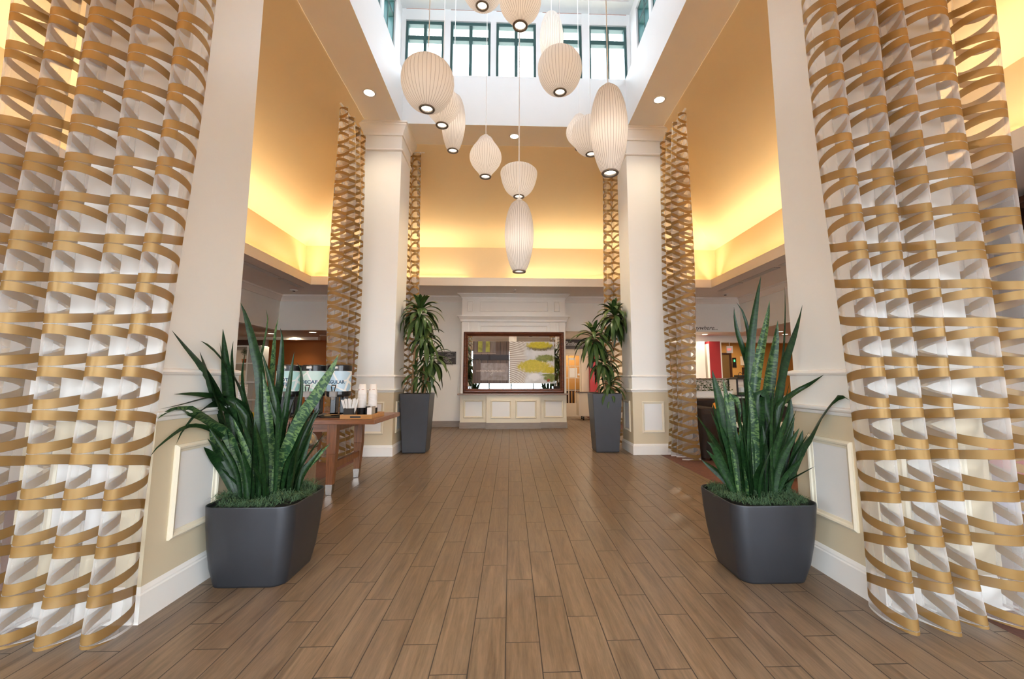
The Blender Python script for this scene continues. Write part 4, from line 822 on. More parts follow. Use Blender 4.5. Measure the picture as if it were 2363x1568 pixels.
def print_shrub():
    m, nt, out = new_mat('print_yellow_shrub_and_louvres'); b = N(nt, 'ShaderNodeBsdfPrincipled', i_Roughness=.45)
    b.inputs['Coat Weight'].default_value = .05; b.inputs['Coat Roughness'].default_value = .03; b.inputs['Specular IOR Level'].default_value = .2
    g = N(nt, 'ShaderNodeTexCoord'); sp = N(nt, 'ShaderNodeSeparateXYZ'); L(nt, g.outputs['Object'], sp.inputs[0]); x, z = sp.outputs[0], sp.outputs[2]
    # louvres fan out: lines pivot far to the side
    sl = MA(nt, 'DIVIDE', MA(nt, 'SUBTRACT', z, .62), MA(nt, 'SUBTRACT', 1.25, x))
    li = MA(nt, 'SINE', MA(nt, 'MULTIPLY', sl, -150.))
    lou = MIXC(nt, MA(nt, 'MULTIPLY', MA(nt, 'ADD', li, 1.), .5), (.34, .28, .24), (.88, .85, .80))
    n3 = N(nt, 'ShaderNodeTexNoise', i_Scale=3.5, i_Detail=4.); L(nt, g.outputs['Object'], n3.inputs[0])
    n4 = N(nt, 'ShaderNodeTexNoise', i_Scale=15., i_Detail=6., i_Roughness=.65); L(nt, g.outputs['Object'], n4.inputs[0])
    bg_ = MIXC(nt, n3.outputs[0], (.36, .36, .37), (.92, .93, .95))
    right = N(nt, 'ShaderNodeMapRange'); L(nt, MA(nt, 'ADD', x, MA(nt, 'MULTIPLY', n3.outputs[0], .25)), right.inputs[0]); right.inputs[1].default_value = .50; right.inputs[2].default_value = .58
    base = MIXC(nt, right.outputs[0], lou, bg_)
    ye = MIXC(nt, n4.outputs[0], (.30, .27, .01), (.86, .72, .06))
    gn = MIXC(nt, n4.outputs[0], (.05, .07, .015), (.38, .42, .08))
    def blob(cx, cz, rx, rz):
        d = MA(nt, 'ADD', MA(nt, 'POWER', MA(nt, 'DIVIDE', MA(nt, 'SUBTRACT', x, cx), rx), 2.), MA(nt, 'POWER', MA(nt, 'DIVIDE', MA(nt, 'SUBTRACT', z, cz), rz), 2.))
        n = N(nt, 'ShaderNodeMapRange'); L(nt, MA(nt, 'ADD', d, MA(nt, 'MULTIPLY', MA(nt, 'SUBTRACT', n4.outputs[0], .5), 2.6)), n.inputs[0]); n.inputs[1].default_value = .6; n.inputs[2].default_value = 1.25; n.inputs[3].default_value = 1; n.inputs[4].default_value = 0
        return n.outputs[0]
    base = MIXC(nt, blob(.78, .90, .34, .10), base, (.16, .13, .06))
    for q in ((.75, .95, .32, .09, ye), (.62, .42, .42, .16, ye), (.62, .53, .25, .06, ye), (.90, .62, .26, .09, gn), (1.0, .33, .24, .09, ye), (1.02, .14, .18, .1, gn), (.98, .21, .2, .03, gn)): base = MIXC(nt, blob(*q[:4]), base, q[4])
    base = MIXC(nt, blob(.62, .16, .16, .09), base, (.84, .84, .86))
    base = MIXC(nt, blob(.97, .08, .04, .04), base, (.35, .09, .04))
    L(nt, base, b.inputs['Base Color']); L(nt, b.outputs[0], out.inputs[0]); return m
o = MB().box(-.925, -.033, ym-.004, ym+.002, 1.08, 2.118).build('photo_print', print_fence(), fmi, loc=None); o['label'] = 'weathered fence photograph'
# the print shaders count from the lower corner of each print
def recentre(o, org):
    d = Vector(org)-Vector(o.parent['_w'])
    for v in o.data.vertices: v.co -= d
    o.location = d
recentre(o, (-.48, ym, 1.08))
o = MB().box(-.031, 1.087, ym-.004, ym+.002, 1.08, 2.112).build('photo_print', print_shrub(), fmi); o['label'] = 'yellow shrub and louvre photograph'; recentre(o, (-.031, ym, 1.08))
# thin white handwriting and a latch loop drawn on the glass
hand = MB()
pts = [(-.74+.012*i, ym-.0065, 1.385+.022*math.sin(i*1.9)+.012*math.sin(i*.83)) for i in range(46)]
hand.tube(pts, .0032, 5)
hand.tube([(-.44, ym-.0065, 1.42), (-.47, ym-.0065, 1.39), (-.45, ym-.0065, 1.37), (-.425, ym-.0065, 1.41), (-.43, ym-.0065, 1.33), (-.47, ym-.0065, 1.275), (-.485, ym-.0065, 1.30), (-.43, ym-.0065, 1.35)], .0035, 5)
part(hand, 'handwriting', M['write'], fmi)
part(MB().tube([(-.845, ym-.012, 1.55)]+[(-.80+.045*math.cos(PI-PI*i/8), ym-.012, 1.63+.055*math.sin(PI*i/8)) for i in range(9)]+[(-.755, ym-.012, 1.55)], .007, 6), 'latch_loop', M['steel'], fmi)

cb = thing('chalkboard_sign', 'small framed chalkboard on the cream wall beside the mirror', 'sign', (-1.615, 10.89, 1.565))
part(MB().box(-1.85, -1.383, 10.875, 10.898, 1.565, 1.883), 'board', M['chalk'], cb)
part(MB().frame(lambda u, v, d: (u, 10.875-d, v), -1.85, -1.383, 1.565, 1.883, .012, 0, .008), 'frame', M['blackmat'], cb)
ln = MB().box(-1.83, -1.40, 10.872, 10.8735, 1.742, 1.746)
ln.tube([(-1.83, 10.873, 1.582), (-1.83, 10.873, 1.855), (-1.415, 10.873, 1.862), (-1.398, 10.873, 1.845), (-1.398, 10.873, 1.582)], .0015, 4)
part(ln, 'border_line', M['write'], cb)
def scribble(parent, x0, x1, y, z, h, seed, mat, rr=.0028):
    r_ = random.Random(seed); p = []; n = int((x1-x0)/(h*.32))
    for i in range(n+1): p.append((x0+(x1-x0)*i/max(1, n)+r_.uniform(-.2, .2)*h*.3, y, z+h*r_.choice((-.5, -.4, .0, .45, .8 if r_.random() < .3 else .4))))
    return part(MB().tube(p, rr, 4), 'chalk_line', mat, parent)
scribble(cb, -1.60, -1.52, 10.872, 1.835, .02, 1, M['write'], .002); scribble(cb, -1.66, -1.47, 10.872, 1.80, .02, 2, M['write'], .002)
text_mesh('chalk_words', 'all the', .045, M['write'], cb, (-1.555, 10.873, 1.70), (1, 0, 0), (0, 0, 1), .3, .0005)
for k, (a, b, z) in enumerate(((-1.76, -1.62, 1.71), (-1.76, -1.56, 1.675), (-1.77, -1.50, 1.64), (-1.78, -1.47, 1.605))): scribble(cb, a, b, 10.872, z, .026, 5+k, M['write'])

# ================================================================ COFFEE TABLE
TX0, TX1, TY0, TY1, TZ = -3.35, -1.415, 4.58, 5.60, .775
t = thing('coffee_station_table', 'long walnut table with steel shod legs carrying the coffee servers', 'table', (-2.4, 5.1, 0))
part(MB().box(TX0, TX1, TY0, TY1, TZ-.048, TZ), 'table_top', M['table'], t, bevel=.004)
for lx in (-1.87, -2.95):
    for ly in (4.665, 5.455):
        lg = part(MB().frustum((lx-.008, ly, .105), (.034, .034), (lx, ly, .42), (.048, .046)).frustum((lx, ly, .42), (.048, .046), (lx, ly, TZ-.048), (.05, .046)), 'leg', M['tableleg'], t, bevel=.004)
        fs = MB().frustum((lx-.01, ly, .004), (.0285, .0285), (lx-.008, ly, .108), (.0355, .0355)).build('steel_shoe', M['steel'], lg)
    part(MB().box(lx-.022, lx+.022, 4.70, 5.42, .255, .325), 'stretcher', M['tableleg'], t, bevel=.003)
    part(MB().box(lx-.02, lx+.02, 4.70, 5.42, TZ-.13, TZ-.049), 'end_apron', M['tableleg'], t)
part(MB().box(-2.90, -1.92, 4.645, 4.685, TZ-.13, TZ-.049).box(-2.90, -1.92, 5.435, 5.475, TZ-.13, TZ-.049), 'apron', M['table'], t)

def label_mat(name, c1, c2):
    m, nt, out = new_mat(name); b = N(nt, 'ShaderNodeBsdfPrincipled', i_Roughness=.4)
    tc = N(nt, 'ShaderNodeTexCoord'); mp = N(nt, 'ShaderNodeMapping'); mp.inputs['Scale'].default_value = (9, 3, 9); L(nt, tc.outputs['Object'], mp.inputs[0])
    vo = N(nt, 'ShaderNodeTexVoronoi', feature='DISTANCE_TO_EDGE', i_Scale=1.); L(nt, mp.outputs[0], vo.inputs['Vector'])
    v2 = N(nt, 'ShaderNodeTexVoronoi', feature='F1', i_Scale=1.); L(nt, mp.outputs[0], v2.inputs['Vector'])
    s2 = N(nt, 'ShaderNodeSeparateColor'); L(nt, v2.outputs['Color'], s2.inputs[0])
    c = MIXC(nt, MA(nt, 'GREATER_THAN', s2.outputs[0], .5), c1, c2)
    c = MIXC(nt, MA(nt, 'LESS_THAN', vo.outputs['Distance'], .07), c, (.85, .86, .85))
    L(nt, c, b.inputs['Base Color']); L(nt, b.outputs[0], out.inputs[0]); return m
def bend_text(o, cx, cy, r):
    for v in o.data.vertices:
        x, y, z = v.co; a = x/r; rr = r-y; v.co = (cx+rr*math.sin(a), cy-rr*math.cos(a), z)
def server(x, y, words, mat, label):
    r = .131; c_ = (x, y, TZ); t = thing('coffee_server', label, 'coffee server', c_, 'coffee servers on the walnut table')
    part(MB().rrect([(x, y-.03, TZ, .136, .175, .05), (x, y-.03, TZ+.018, .132, .17, .05), (x, y-.02, TZ+.03, .11, .13, .05)]), 'base', M['black'], t, smooth=False, bevel=.004)
    for s in (-1, 1): part(MB().box(x+s*.055-.032, x+s*.055+.032, y-.02, y+.085, TZ+.028, TZ+.245), 'post', M['black'], t, bevel=.012)
    part(MB().lathe([(.118, .225), (.128, .235), (.131, .25), (.131, .285)], c_, 40), 'lower_band', M['black'], t, smooth=False)
    part(MB().lathe([(r, .286), (r, .515)], c_, 48, False, False), 'wrap_label', mat, t, smooth=True)
    part(MB().lathe([(.132, .516), (.133, .575), (.128, .582), (.1, .586), (.03, .59)], c_, 40), 'lid', M['black'], t)
    part(MB().box(x-.03, x+.03, y-.14, y-.12, .54+TZ, .565+TZ), 'lid_badge', M['fixture'], t, bevel=.003)
    part(MB().box(x-.035, x+.035, y-.175, y-.125, TZ+.225, TZ+.285).lathe([(.016, .19), (.02, .225)], (x, y-.158, TZ), 12), 'faucet', M['faucet'], t, bevel=.004)
    part(MB().tube([(x-.012, y-.158, TZ+.287), (x-.022, y-.155, TZ+.335), (x-.022, y-.15, TZ+.355), (x+.022, y-.15, TZ+.355), (x+.022, y-.155, TZ+.335), (x+.012, y-.158, TZ+.287)], .006, 8), 'faucet_handle', M['blackmat'], t)
    part(MB().tube([(x-.075, y-.19, TZ+.034), (x-.05, y-.2, TZ+.034), (x+.05, y-.2, TZ+.034), (x+.075, y-.19, TZ+.034)], .006, 6), 'drip_rail', M['chrome'], t)
    for k, wd in enumerate(words):
        n = len(words); zz = TZ+.385-(k-(n-1)/2)*.05-.012
        o = text_mesh('lettering', wd, .052, M['ink'], None, (0, 0, 0), (1, 0, 0), (0, 0, 1), 0, .0006, bold=.0016)
        w = max(v.co.x for v in o.data.vertices)-min(v.co.x for v in o.data.vertices); kx = min(1.15, .215/max(w, .01)) if n == 1 else 1.
        for v in o.data.vertices: v.co.x *= kx
        bend_text(o, 0, 0, r+.0012)
        for v in o.data.vertices: v.co.z += zz-TZ
        o.parent = t; o['_w'] = list(c_)
    return t
server(-1.975, 5.02, ['REGULAR'], label_mat('blue_wrap', (.40, .60, .76), (.52, .70, .82)), 'coffee server with a blue label reading REGULAR')
server(-2.262, 5.02, ['DECAF'], label_mat('mint_wrap', (.48, .70, .60), (.60, .78, .72)), 'coffee server with a mint label reading DECAF')
server(-2.548, 5.02, ['HOT', 'WATER'], label_mat('teal_wrap', (.36, .62, .60), (.48, .72, .72)), 'coffee server with a teal label reading HOT WATER')

ty = TZ+.002
tr = thing('bamboo_tray', 'low bamboo tray on the walnut table holding cups and stirrers', 'tray', (-1.64, 4.87, ty))
X0, X1, Y0, Y1 = -1.808, -1.468, 4.655, 5.09
part(MB().box(X0, X1, Y0, Y1, ty, ty+.012), 'floor_board', M['tray'], tr)
for a in ((X0, X1, Y0, Y0+.014), (X0, X1, Y1-.014, Y1), (X0, X0+.014, Y0+.014, Y1-.014), (X1-.014, X1, Y0+.014, Y1-.014)): part(MB().box(a[0], a[1], a[2], a[3], ty+.012, ty+.045), 'side', M['tray'], tr, bevel=.002)
part(MB().box(-1.70, -1.59, Y0-.0015, Y0+.001, ty+.012, ty+.03), 'handle_slot', M['slot'], tr)
zt = ty+.013
sb = thing('stirrer_caddy', 'black caddy fanned full of white wrapped stirrers', 'caddy', (-1.74, 4.75, zt))
x0, x1, y0, y1 = -1.79, -1.69, 4.70, 4.80
bx = MB()
for a in ((x0, x1, y0, y0+.006), (x0, x1, y1-.006, y1), (x0, x0+.006, y0+.006, y1-.006), (x1-.006, x1, y0+.006, y1-.006)): bx.box(a[0], a[1], a[2], a[3], zt, zt+.095)
bx.box(x0, x1, y0, y1, zt, zt+.004); part(bx, 'box', M['blackmat'], sb)
r_ = random.Random(3)
for i in range(26):
    f = i/25; x = x0+.012+f*(x1-x0-.024); ln = (f-.5)*.10+r_.uniform(-.012, .012); yy = r_.uniform(y0+.02, y1-.02); hh = r_.uniform(.17, .2)
    part(MB().rings([[(x-.006, yy-.001, zt+.006), (x+.006, yy-.001, zt+.006), (x+.006, yy+.001, zt+.006), (x-.006, yy+.001, zt+.006)], [(x+ln-.0065, yy-.001, zt+hh), (x+ln+.0065, yy-.001, zt+hh), (x+ln+.0065, yy+.001, zt+hh), (x+ln-.0065, yy+.001, zt+hh)]]), 'stirrer', M['paper'], sb)
def cup_holder(x, y, label):
    h = thing('cup_holder', label, 'cup holder', (x, y, zt), 'black cup holders')
    part(MB().lathe([(.052, 0), (.055, .09), (.049, .09), (.047, .004)], (x, y, zt), 20, True, True), 'cylinder', M['black'], h, smooth=False)
cup0 = None
def cup_stack(x, y, n, grp, label):
    global cup0
    for k in range(n):
        loc = (x, y, zt+.092+k*.0165); top = k == n-1
        if cup0 is None:
            cup0 = thing('paper_cup', label, 'paper cup', loc, grp)
            part(MB().lathe([(.0475, 0), (.049, .004), (.0465, .008), (.034, .112), (.031, .112), (.0305, .106), (.001, .106)], loc, 28, False, True), 'wall', M['cup'], cup0, smooth=True)
            part(MB().lathe([(.0468, .003), (.0495, .0025), (.0495, -.0015), (.0468, -.002)], loc, 28, False, False), 'rolled_rim', M['cup'], cup0, smooth=True)
        else: copy_tree(cup0, None, loc, label)['group'] = grp
    mk = MB(); r = .0415
    for a0, a1, z0, z1 in ((-.9, -.55, .042, .058), (.1, .75, .05, .053)):
        mk.rings([[(x+(r+.001-(z-.05)*.12)*math.sin(a), y-(r+.001-(z-.05)*.12)*math.cos(a), zt+.092+(n-1)*.0165+z) for a in [a0+(a1-a0)*i/5 for i in range(6)]] for z in (z0, z1)], False, False, False)
    return mk
for x, y, n, g_, lb in ((-1.665, 4.90, 10, 'cups in the stack beside the stirrers', 'white paper cup nested upside down in the stack beside the stirrers'), (-1.546, 4.90, 10, 'cups in the stack beside the napkin holder', 'white paper cup nested upside down in the stack beside the napkin holder')):
    cup_holder(x, y, 'black cup holder under the cup stack '+('beside the stirrers' if x < -1.6 else 'beside the napkins'))
    mk = cup_stack(x, y, n, g_, lb)
    topc = [o for o in bpy.data.objects if o.get('label') == lb][-1]
    topc['label'] = lb.replace('nested upside down in', 'with a rust print, topmost of'); topc.pop('group', None) if 'group' in topc else None
    part(mk, 'printed_mark', M['rust'], topc)
nh = thing('napkin_holder', 'black and steel napkin holder at the tray corner', 'napkin holder', (-1.51, 4.76, zt))
part(MB().box(-1.555, -1.54, 4.70, 4.81, zt, zt+.115), 'front_plate', M['black'], nh); part(MB().box(-1.49, -1.485, 4.70, 4.81, zt, zt+.115), 'back_plate', M['steel'], nh); part(MB().box(-1.54, -1.49, 4.705, 4.805, zt+.002, zt+.10), 'napkins', M['paper'], nh)
pk = thing('sweetener_packet', 'white sweetener packet lying on the bamboo tray', 'packet', (-1.64, 4.72, zt), 'loose sweetener packets')
part(MB().frustum((-1.64, 4.72, zt), (.03, .02), (-1.635, 4.725, zt+.022), (.02, .012)), 'sleeve', M['paper'], pk)
copy_tree(pk, None, (-1.585, 4.70, zt+.0), 'white sweetener packet nearest the napkin holder'); pk['label'] = 'white sweetener packet nearest the stirrer caddy'
sc = thing('sugar_box', 'white patterned sugar box behind the snake plant leaves', 'box', (-2.98, 4.95, TZ))
part(MB().box(-3.06, -2.99, 4.9, 5.0, TZ, TZ+.36), 'carton', paint('patterned_carton', (.62, .60, .58), .5, .5, 70), sc); part(MB().box(-3.07, -2.90, 4.895, 5.005, TZ, TZ+.05), 'tray_base', M['yellowglass'], sc)
rb = thing('tea_box', 'red tea box behind the hot water server', 'box', (-2.62, 5.3, TZ))
part(MB().box(-2.78, -2.60, 5.2, 5.32, TZ, TZ+.235), 'carton', paint('red_carton', (.70, .05, .05), .4), rb); part(MB().box(-2.76, -2.62, 5.198, 5.2, TZ+.09, TZ+.15), 'front_print', M['label'], rb)

tc_ = thing('trash_can', 'steel trash can with a domed lid behind the planter', 'trash can', (-1.665, 3.46, 0))
a = (-1.665, 3.46, 0)
part(MB().lathe([(.148, .0), (.150, .012), (.150, .03), (.146, .034), (.146, .655), (.150, .66), (.150, .672)], a, 48), 'barrel', M['steel'], tc_, smooth=False)
part(MB().lathe([(.156, .672), (.156, .70), (.150, .715), (.132, .757), (.10, .787), (.06, .803), (.001, .81)], a, 48), 'domed_lid', M['chrome'], tc_, smooth=True)
part(MB().box(-1.72, -1.61, 3.305, 3.33, .69, .735), 'push_flap', M['black'], tc_)

# ================================================================ SOFA SIDE
s = thing('sofa', 'dark brown velvet sofa behind the striped curtain and snake plant', 'sofa', (3.9, 6.75, 0))
part(MB().box(2.86, 5.1, 6.35, 7.2, .10, .42), 'frame', M['brown_sofa'], s, bevel=.03)
part(MB().rrect([(3.98, 7.13, .10, 1.12, .11, .05), (3.98, 7.13, .84, 1.12, .10, .05), (3.98, 7.13, .87, 1.09, .07, .05)]), 'backrest', M['brown_sofa'], s)
for x in (2.97, 4.99): part(MB().rrect([(x, 6.72, .04, .125, .42, .05), (x, 6.72, .68, .125, .42, .05), (x, 6.72, .755, .12, .40, .06), (x, 6.72, .77, .09, .37, .05)]), 'arm', M['brown_sofa'], s)
for x in (3.55, 4.42): part(MB().rrect([(x, 6.67, .42, .42, .35, .06), (x, 6.67, .54, .43, .36, .08), (x, 6.67, .56, .40, .33, .08)]), 'seat_cushion', M['brown_sofa'], s)
for x, y in ((2.92, 6.36), (5.04, 6.36), (2.92, 7.12), (5.04, 7.12)): part(MB().frustum((x, y, 0), (.025, .025), (x, y, .1), (.035, .035)), 'foot', M['darkwood'], s)
cu = thing('throw_cushion', 'orange patterned cushion on the dark sofa', 'cushion', (3.19, 6.40, .565))
part(MB().rings([[(3.19+k*(.135*max(-1, min(1, 1.3*math.cos(a)))), 6.40+d, .705+k*(.135*max(-1, min(1, 1.3*math.sin(a))))) for a in [2*PI*i/24 for i in range(24)]] for k, d in ((.9, -.05), (1., 0), (.9, .05))]), 'cover', M['cushion'], cu, smooth=True)
part(MB().tube([(3.19+.135*max(-1, min(1, 1.3*math.cos(2*PI*i/24))), 6.40, .705+.135*max(-1, min(1, 1.3*math.sin(2*PI*i/24)))) for i in range(25)], .008, 6), 'piping', M['cushion'], cu)
lt = thing('low_table', 'low white topped table in front of the sofa', 'table', (3.35, 5.6, 0))
part(MB().box(3.0, 4.2, 5.25, 5.95, .56, .60), 'table_top', M['panel'], lt, bevel=.006)
for x in (3.06, 4.14):
    for y in (5.31, 5.89): part(MB().frustum((x, y, 0), (.02, .02), (x, y, .56), (.03, .03)), 'leg', M['darkwood'], lt)
part(MB().box(3.08, 4.12, 5.33, 5.87, .44, .47), 'shelf', M['yellowglass'], lt)
ct = thing('console_table', 'white console table behind the sofa carrying the lantern and planter trough', 'table', (4.2, 7.85, 0))
part(MB().box(2.95, 5.6, 7.6, 8.15, .84, .875), 'table_top', M['panel'], ct, bevel=.004)
for x in (3.02, 5.53):
    for y in (7.66, 8.09): part(MB().box(x-.03, x+.03, y-.03, y+.03, 0, .84), 'leg', M['trim'], ct)
part(MB().box(3.05, 5.5, 7.66, 7.69, .76, .839), 'apron', M['trim'], ct)
pt = thing('planter_trough', 'white trough of small leafy plants on the console table', 'planter', (3.65, 7.8, .876))
part(MB().frustum((3.62, 7.8, .876), (.42, .07), (3.62, 7.8, .975), (.45, .09)), 'trough', M['panel'], pt)
fo = MB(); fo.uv = []; r_ = random.Random(5)
for i in range(230):
    x = 3.62+r_.uniform(-.44, .44); y = 7.8+r_.uniform(-.09, .09); z = .975+r_.random()**1.5*.22; a = r_.uniform(0, 6.28); l = r_.uniform(.03, .055)
    leaf_strip_arch(fo, [Vector((x, y, z)), Vector((x+math.cos(a)*l*.6, y+math.sin(a)*l*.6, z+.015)), Vector((x+math.cos(a)*l, y+math.sin(a)*l, z))], Vector((-math.sin(a), math.cos(a), 0)), lambda s: .032*max(.1, math.sin(PI*min(.97, s+.03))), 5, 0)
for i in range(14):
    x = 3.62+(i-6.5)*.06; fo.uv += [(0, 0)]*0; pts_ = [(x, 7.8, .97), (x+r_.uniform(-.05, .05), 7.8, 1.16)]
    leaf_strip_arch(fo, [Vector(pts_[0]), (Vector(pts_[0])+Vector(pts_[1]))/2, Vector(pts_[1])], Vector((1, 0, 0)), lambda s: .006, 5, 0)
part(fo, 'foliage', M['dracaena'], pt)
ln_ = thing('lantern', 'black metal and glass lantern on the console table', 'lantern', (4.33, 7.9, .876))
lx, ly, lz = 4.33, 7.9, .876
fr_ = MB().box(lx-.17, lx+.17, ly-.17, ly+.17, lz, lz+.03).box(lx-.185, lx+.185, ly-.185, ly+.185, lz+.31, lz+.325)
for sx in (-1, 1):
    for sy in (-1, 1): fr_.box(lx+sx*.155-.012, lx+sx*.155+.012, ly+sy*.155-.012, ly+sy*.155+.012, lz+.03, lz+.31)
part(fr_, 'frame', M['blackmat'], ln_)
part(MB().frustum((lx, ly, lz+.325), (.175, .175), (lx, ly, lz+.36), (.09, .09)).box(lx-.08, lx+.08, ly-.08, ly+.08, lz+.36, lz+.39), 'roof', M['blackmat'], ln_)
part(MB().tube([(lx-.04+.04*(1-math.cos(PI*i/10)), ly, lz+.39+.05*math.sin(PI*i/10)) for i in range(11)], .005, 6), 'handle', M['blackmat'], ln_)
for q in (((lx-.15, ly-.158), (lx+.15, ly-.158)), ((lx-.158, ly-.15), (lx-.158, ly+.15)), ((lx+.158, ly-.15), (lx+.158, ly+.15))):
    (a_, b_), (c_2, d_2) = q; part(MB().quad((a_, b_, lz+.03), (c_2, d_2, lz+.03), (c_2, d_2, lz+.31), (a_, b_, lz+.31)), 'glass_pane', M['glass'], ln_)
part(MB().lathe([(.05, .03), (.05, .16), (.001, .165)], (lx, ly, lz), 18), 'candle', M['paper'], ln_)
part(MB().lathe([(.13, .03), (.12, .06), (.07, .075), (.05, .07)], (lx, ly, lz), 16), 'moss_ring', M['moss'], ln_)
jr = thing('glass_jar', 'yellow glass jar on the console table behind the snake plant', 'jar', (4.98, 7.8, .876))
part(MB().lathe([(.05, 0), (.065, .02), (.065, .12), (.045, .16), (.045, .18)], (4.98, 7.8, .876), 20), 'jar', M['yellowglass'], jr, smooth=True); part(MB().lathe([(.05, .18), (.05, .2), (.01, .205)], (4.98, 7.8, .876), 16), 'lid', M['steel'], jr)
rc = thing('reception_counter', 'long cream counter with a speckled stone top beyond the lantern', 'counter', (4.9, 11.5, 0))
part(MB().box(3.0, 6.72, 11.32, 11.95, 0, 1.165), 'body', M['trim'], rc); part(MB().box(2.95, 6.78, 11.25, 12.0, 1.165, 1.214), 'stone_top', M['stone'], rc, bevel=.01)
for i in range(6):
    a = 3.1+i*.6
    part(MB().frame(lambda u, v, d: (u, 11.32-d, v), a, a+.5, .3, 1.05, .03, 0, .016), 'panel_moulding', M['trim'], rc)
rp_ = thing('column', 'red painted pillar with white edges standing behind the counter', 'column', (5.885, 12.15, 0), kind='structure')
part(MB().box(5.72, 6.04, 12.02, 12.3, 0, 2.268), 'shaft', M['red'], rp_); part(MB().box(6.04, 6.075, 12.02, 12.3, 0, 2.268).box(5.70, 5.72, 12.02, 12.3, 0, 2.2), 'edge_trim', M['trim'], rp_)
struct(MB().box(5.28, 5.62, 12.1, 12.35, 0, 2.268), 'trim_6', M['trim'])
ex = thing('exit_sign', 'white sign with red EXIT letters hanging beyond the red pillar', 'exit sign', (6.36, 12.1, 2.04))
part(MB().box(6.27, 6.44, 12.08, 12.12, 1.935, 2.14), 'housing', M['label'], ex); part(MB().tube([(6.355, 12.1, 2.14), (6.355, 12.1, 2.27)], .008, 8), 'stem', M['fixture'], ex)
text_mesh('lettering', 'EXIT', .088, M['exitred'], ex, (6.335, 12.078, 2.01), (1, 0, 0), (0, 0, 1), 0, .001, sx=.62)
ed = thing('door_3', 'bronze elevator doors in the ochre lobby wall', 'door', (7.55, 15.07, 0), kind='structure')
for a in (7.2, 7.54): part(MB().box(a, a+.33, 15.05, 15.09, 0, 2.05), 'leaf', M['bronze'], ed)
part(MB().box(7.12, 7.2, 15.02, 15.1, 0, 2.12).box(7.87, 7.95, 15.02, 15.1, 0, 2.12).box(7.2, 7.87, 15.02, 15.1, 2.05, 2.12), 'frame', M['darkwood'], ed)
li = thing('elevator_indicator', 'black indicator with a green light beside the elevator doors', 'indicator', (8.07, 15.08, 1.7))
part(MB().box(8.0, 8.13, 15.06, 15.098, 1.6, 1.95), 'plate', M['black'], li); part(MB().box(8.04, 8.09, 15.057, 15.06, 1.80, 1.88), 'lamp', M['greenled'], li)
no = thing('wall_notice', 'tan and dark notice hanging on the ochre lobby wall', 'notice', (8.38, 15.08, 1.4))
part(MB().box(8.3, 8.5, 15.07, 15.098, 1.68, 2.0), 'card', M['cartpaint'], no); part(MB().box(8.34, 8.5, 15.065, 15.098, 1.35, 1.6), 'dark_card', M['darkwood'], no); part(MB().tube([(8.4, 15.08, 1.6), (8.4, 15.08, 1.68)], .006, 6), 'hanger', M['blackmat'], no)
tx = thing('wall_lettering', 'black script lettering high on the bulkhead beside the curtain', 'lettering', (5.1, 10.895, 2.5))
text_mesh('script_words', 'anywhere...', .155, M['script'], tx, (5.435, YB-.001, 2.475), (1, 0, 0), (0, 0, 1), .35, .001, 'RIGHT', .98)
# pantry beyond the opening beside the mirror
struct(MB().box(1.40, 1.75, 13.7, 13.8, 0, ZH).box(1.75, 2.28, 13.7, 13.8, 2.0, ZH).box(2.28, 2.49, 13.66, 13.8, 0, ZH).box(2.49, 4.6, 13.7, 13.8, 0, ZH), 'wall_pantry', M['cartpaint'])
pd = thing('door_2', 'glazed pantry door with white muntins and posted notices', 'door', (2.0, 13.72, 0), kind='structure')
dr = MB().box(1.752, 1.80, 13.70, 13.74, 0, 1.995).box(2.23, 2.278, 13.70, 13.74, 0, 1.995).box(1.80, 2.23, 13.70, 13.74, 0, .42).box(1.80, 2.23, 13.70, 13.74, 1.94, 1.995)
part(dr, 'stiles', M['cartpaint'], pd)
mu = MB()
for z in (.83, 1.22, 1.60): mu.box(1.80, 2.23, 13.705, 13.735, z-.012, z+.012)
for x in (1.875, 2.09): mu.box(x-.012, x+.012, 13.706, 13.734, .42, 1.94)
part(mu, 'muntins', M['cartpaint'], pd); part(MB().quad((1.80, 13.72, .42), (2.23, 13.72, .42), (2.23, 13.72, 1.94), (1.80, 13.72, 1.94)), 'pane', M['glass'], pd)
for a, b, z0, z1 in ((1.89, 2.07, 1.80, 1.87), (1.90, 2.075, 1.24, 1.54), (2.10, 2.15, 1.22, 1.55), (2.17, 2.23, 1.30, 1.36)): part(MB().box(a, b, 13.695, 13.699, z0, z1), 'posted_notice', M['paper'], pd)
struct(MB().box(1.40, 3.2, 15.0, 15.09, 0, ZH), 'wall_pantry_far', M['ochre'])
rr_ = thing('magazine_rack', 'dark slatted rack seen low through the pantry door', 'rack', (1.97, 14.3, 0))
part(MB().box(1.85, 2.35, 14.25, 14.3, .78, .84), 'rail', M['darkwood'], rr_)
for i in range(5): part(MB().box(1.87+i*.1, 1.93+i*.1, 14.25, 14.29, 0, .78), 'slat', M['darkwood'], rr_)
ps = thing('pantry_sign', 'dark brown sign with white script above the pantry door', 'sign', (2.0, 13.66, 2.16))
part(MB().box(1.45, 2.76, 13.63, 13.655, 2.155, 2.45), 'board', M['signbrown'], ps)
text_mesh('small_words', 'THE', .05, M['write'], ps, (1.80, 13.628, 2.375), (1, 0, 0), (0, 0, 1), 0, .0008)
text_mesh('script_words', 'Pavilion Pantry', .135, M['write'], ps, (2.16, 13.628, 2.285), (1, 0, 0), (0, 0, 1), .4, .0008, sx=.98)
part(MB().box(1.6, 2.45, 13.626, 13.629, 2.255, 2.262), 'underline', M['write'], ps)
scribble(ps, 2.2, 2.7, 13.627, 2.22, .022, 41, M['write'], .003)
struct(MB().box(2.53, 2.77, 13.5, 13.69, 0, 2.32), 'column_red_pantry', M['red'])
ca = thing('pantry_cart', 'cream wheeled cart with a dark top beside the slate planter', 'cart', (2.27, 12.5, 0))
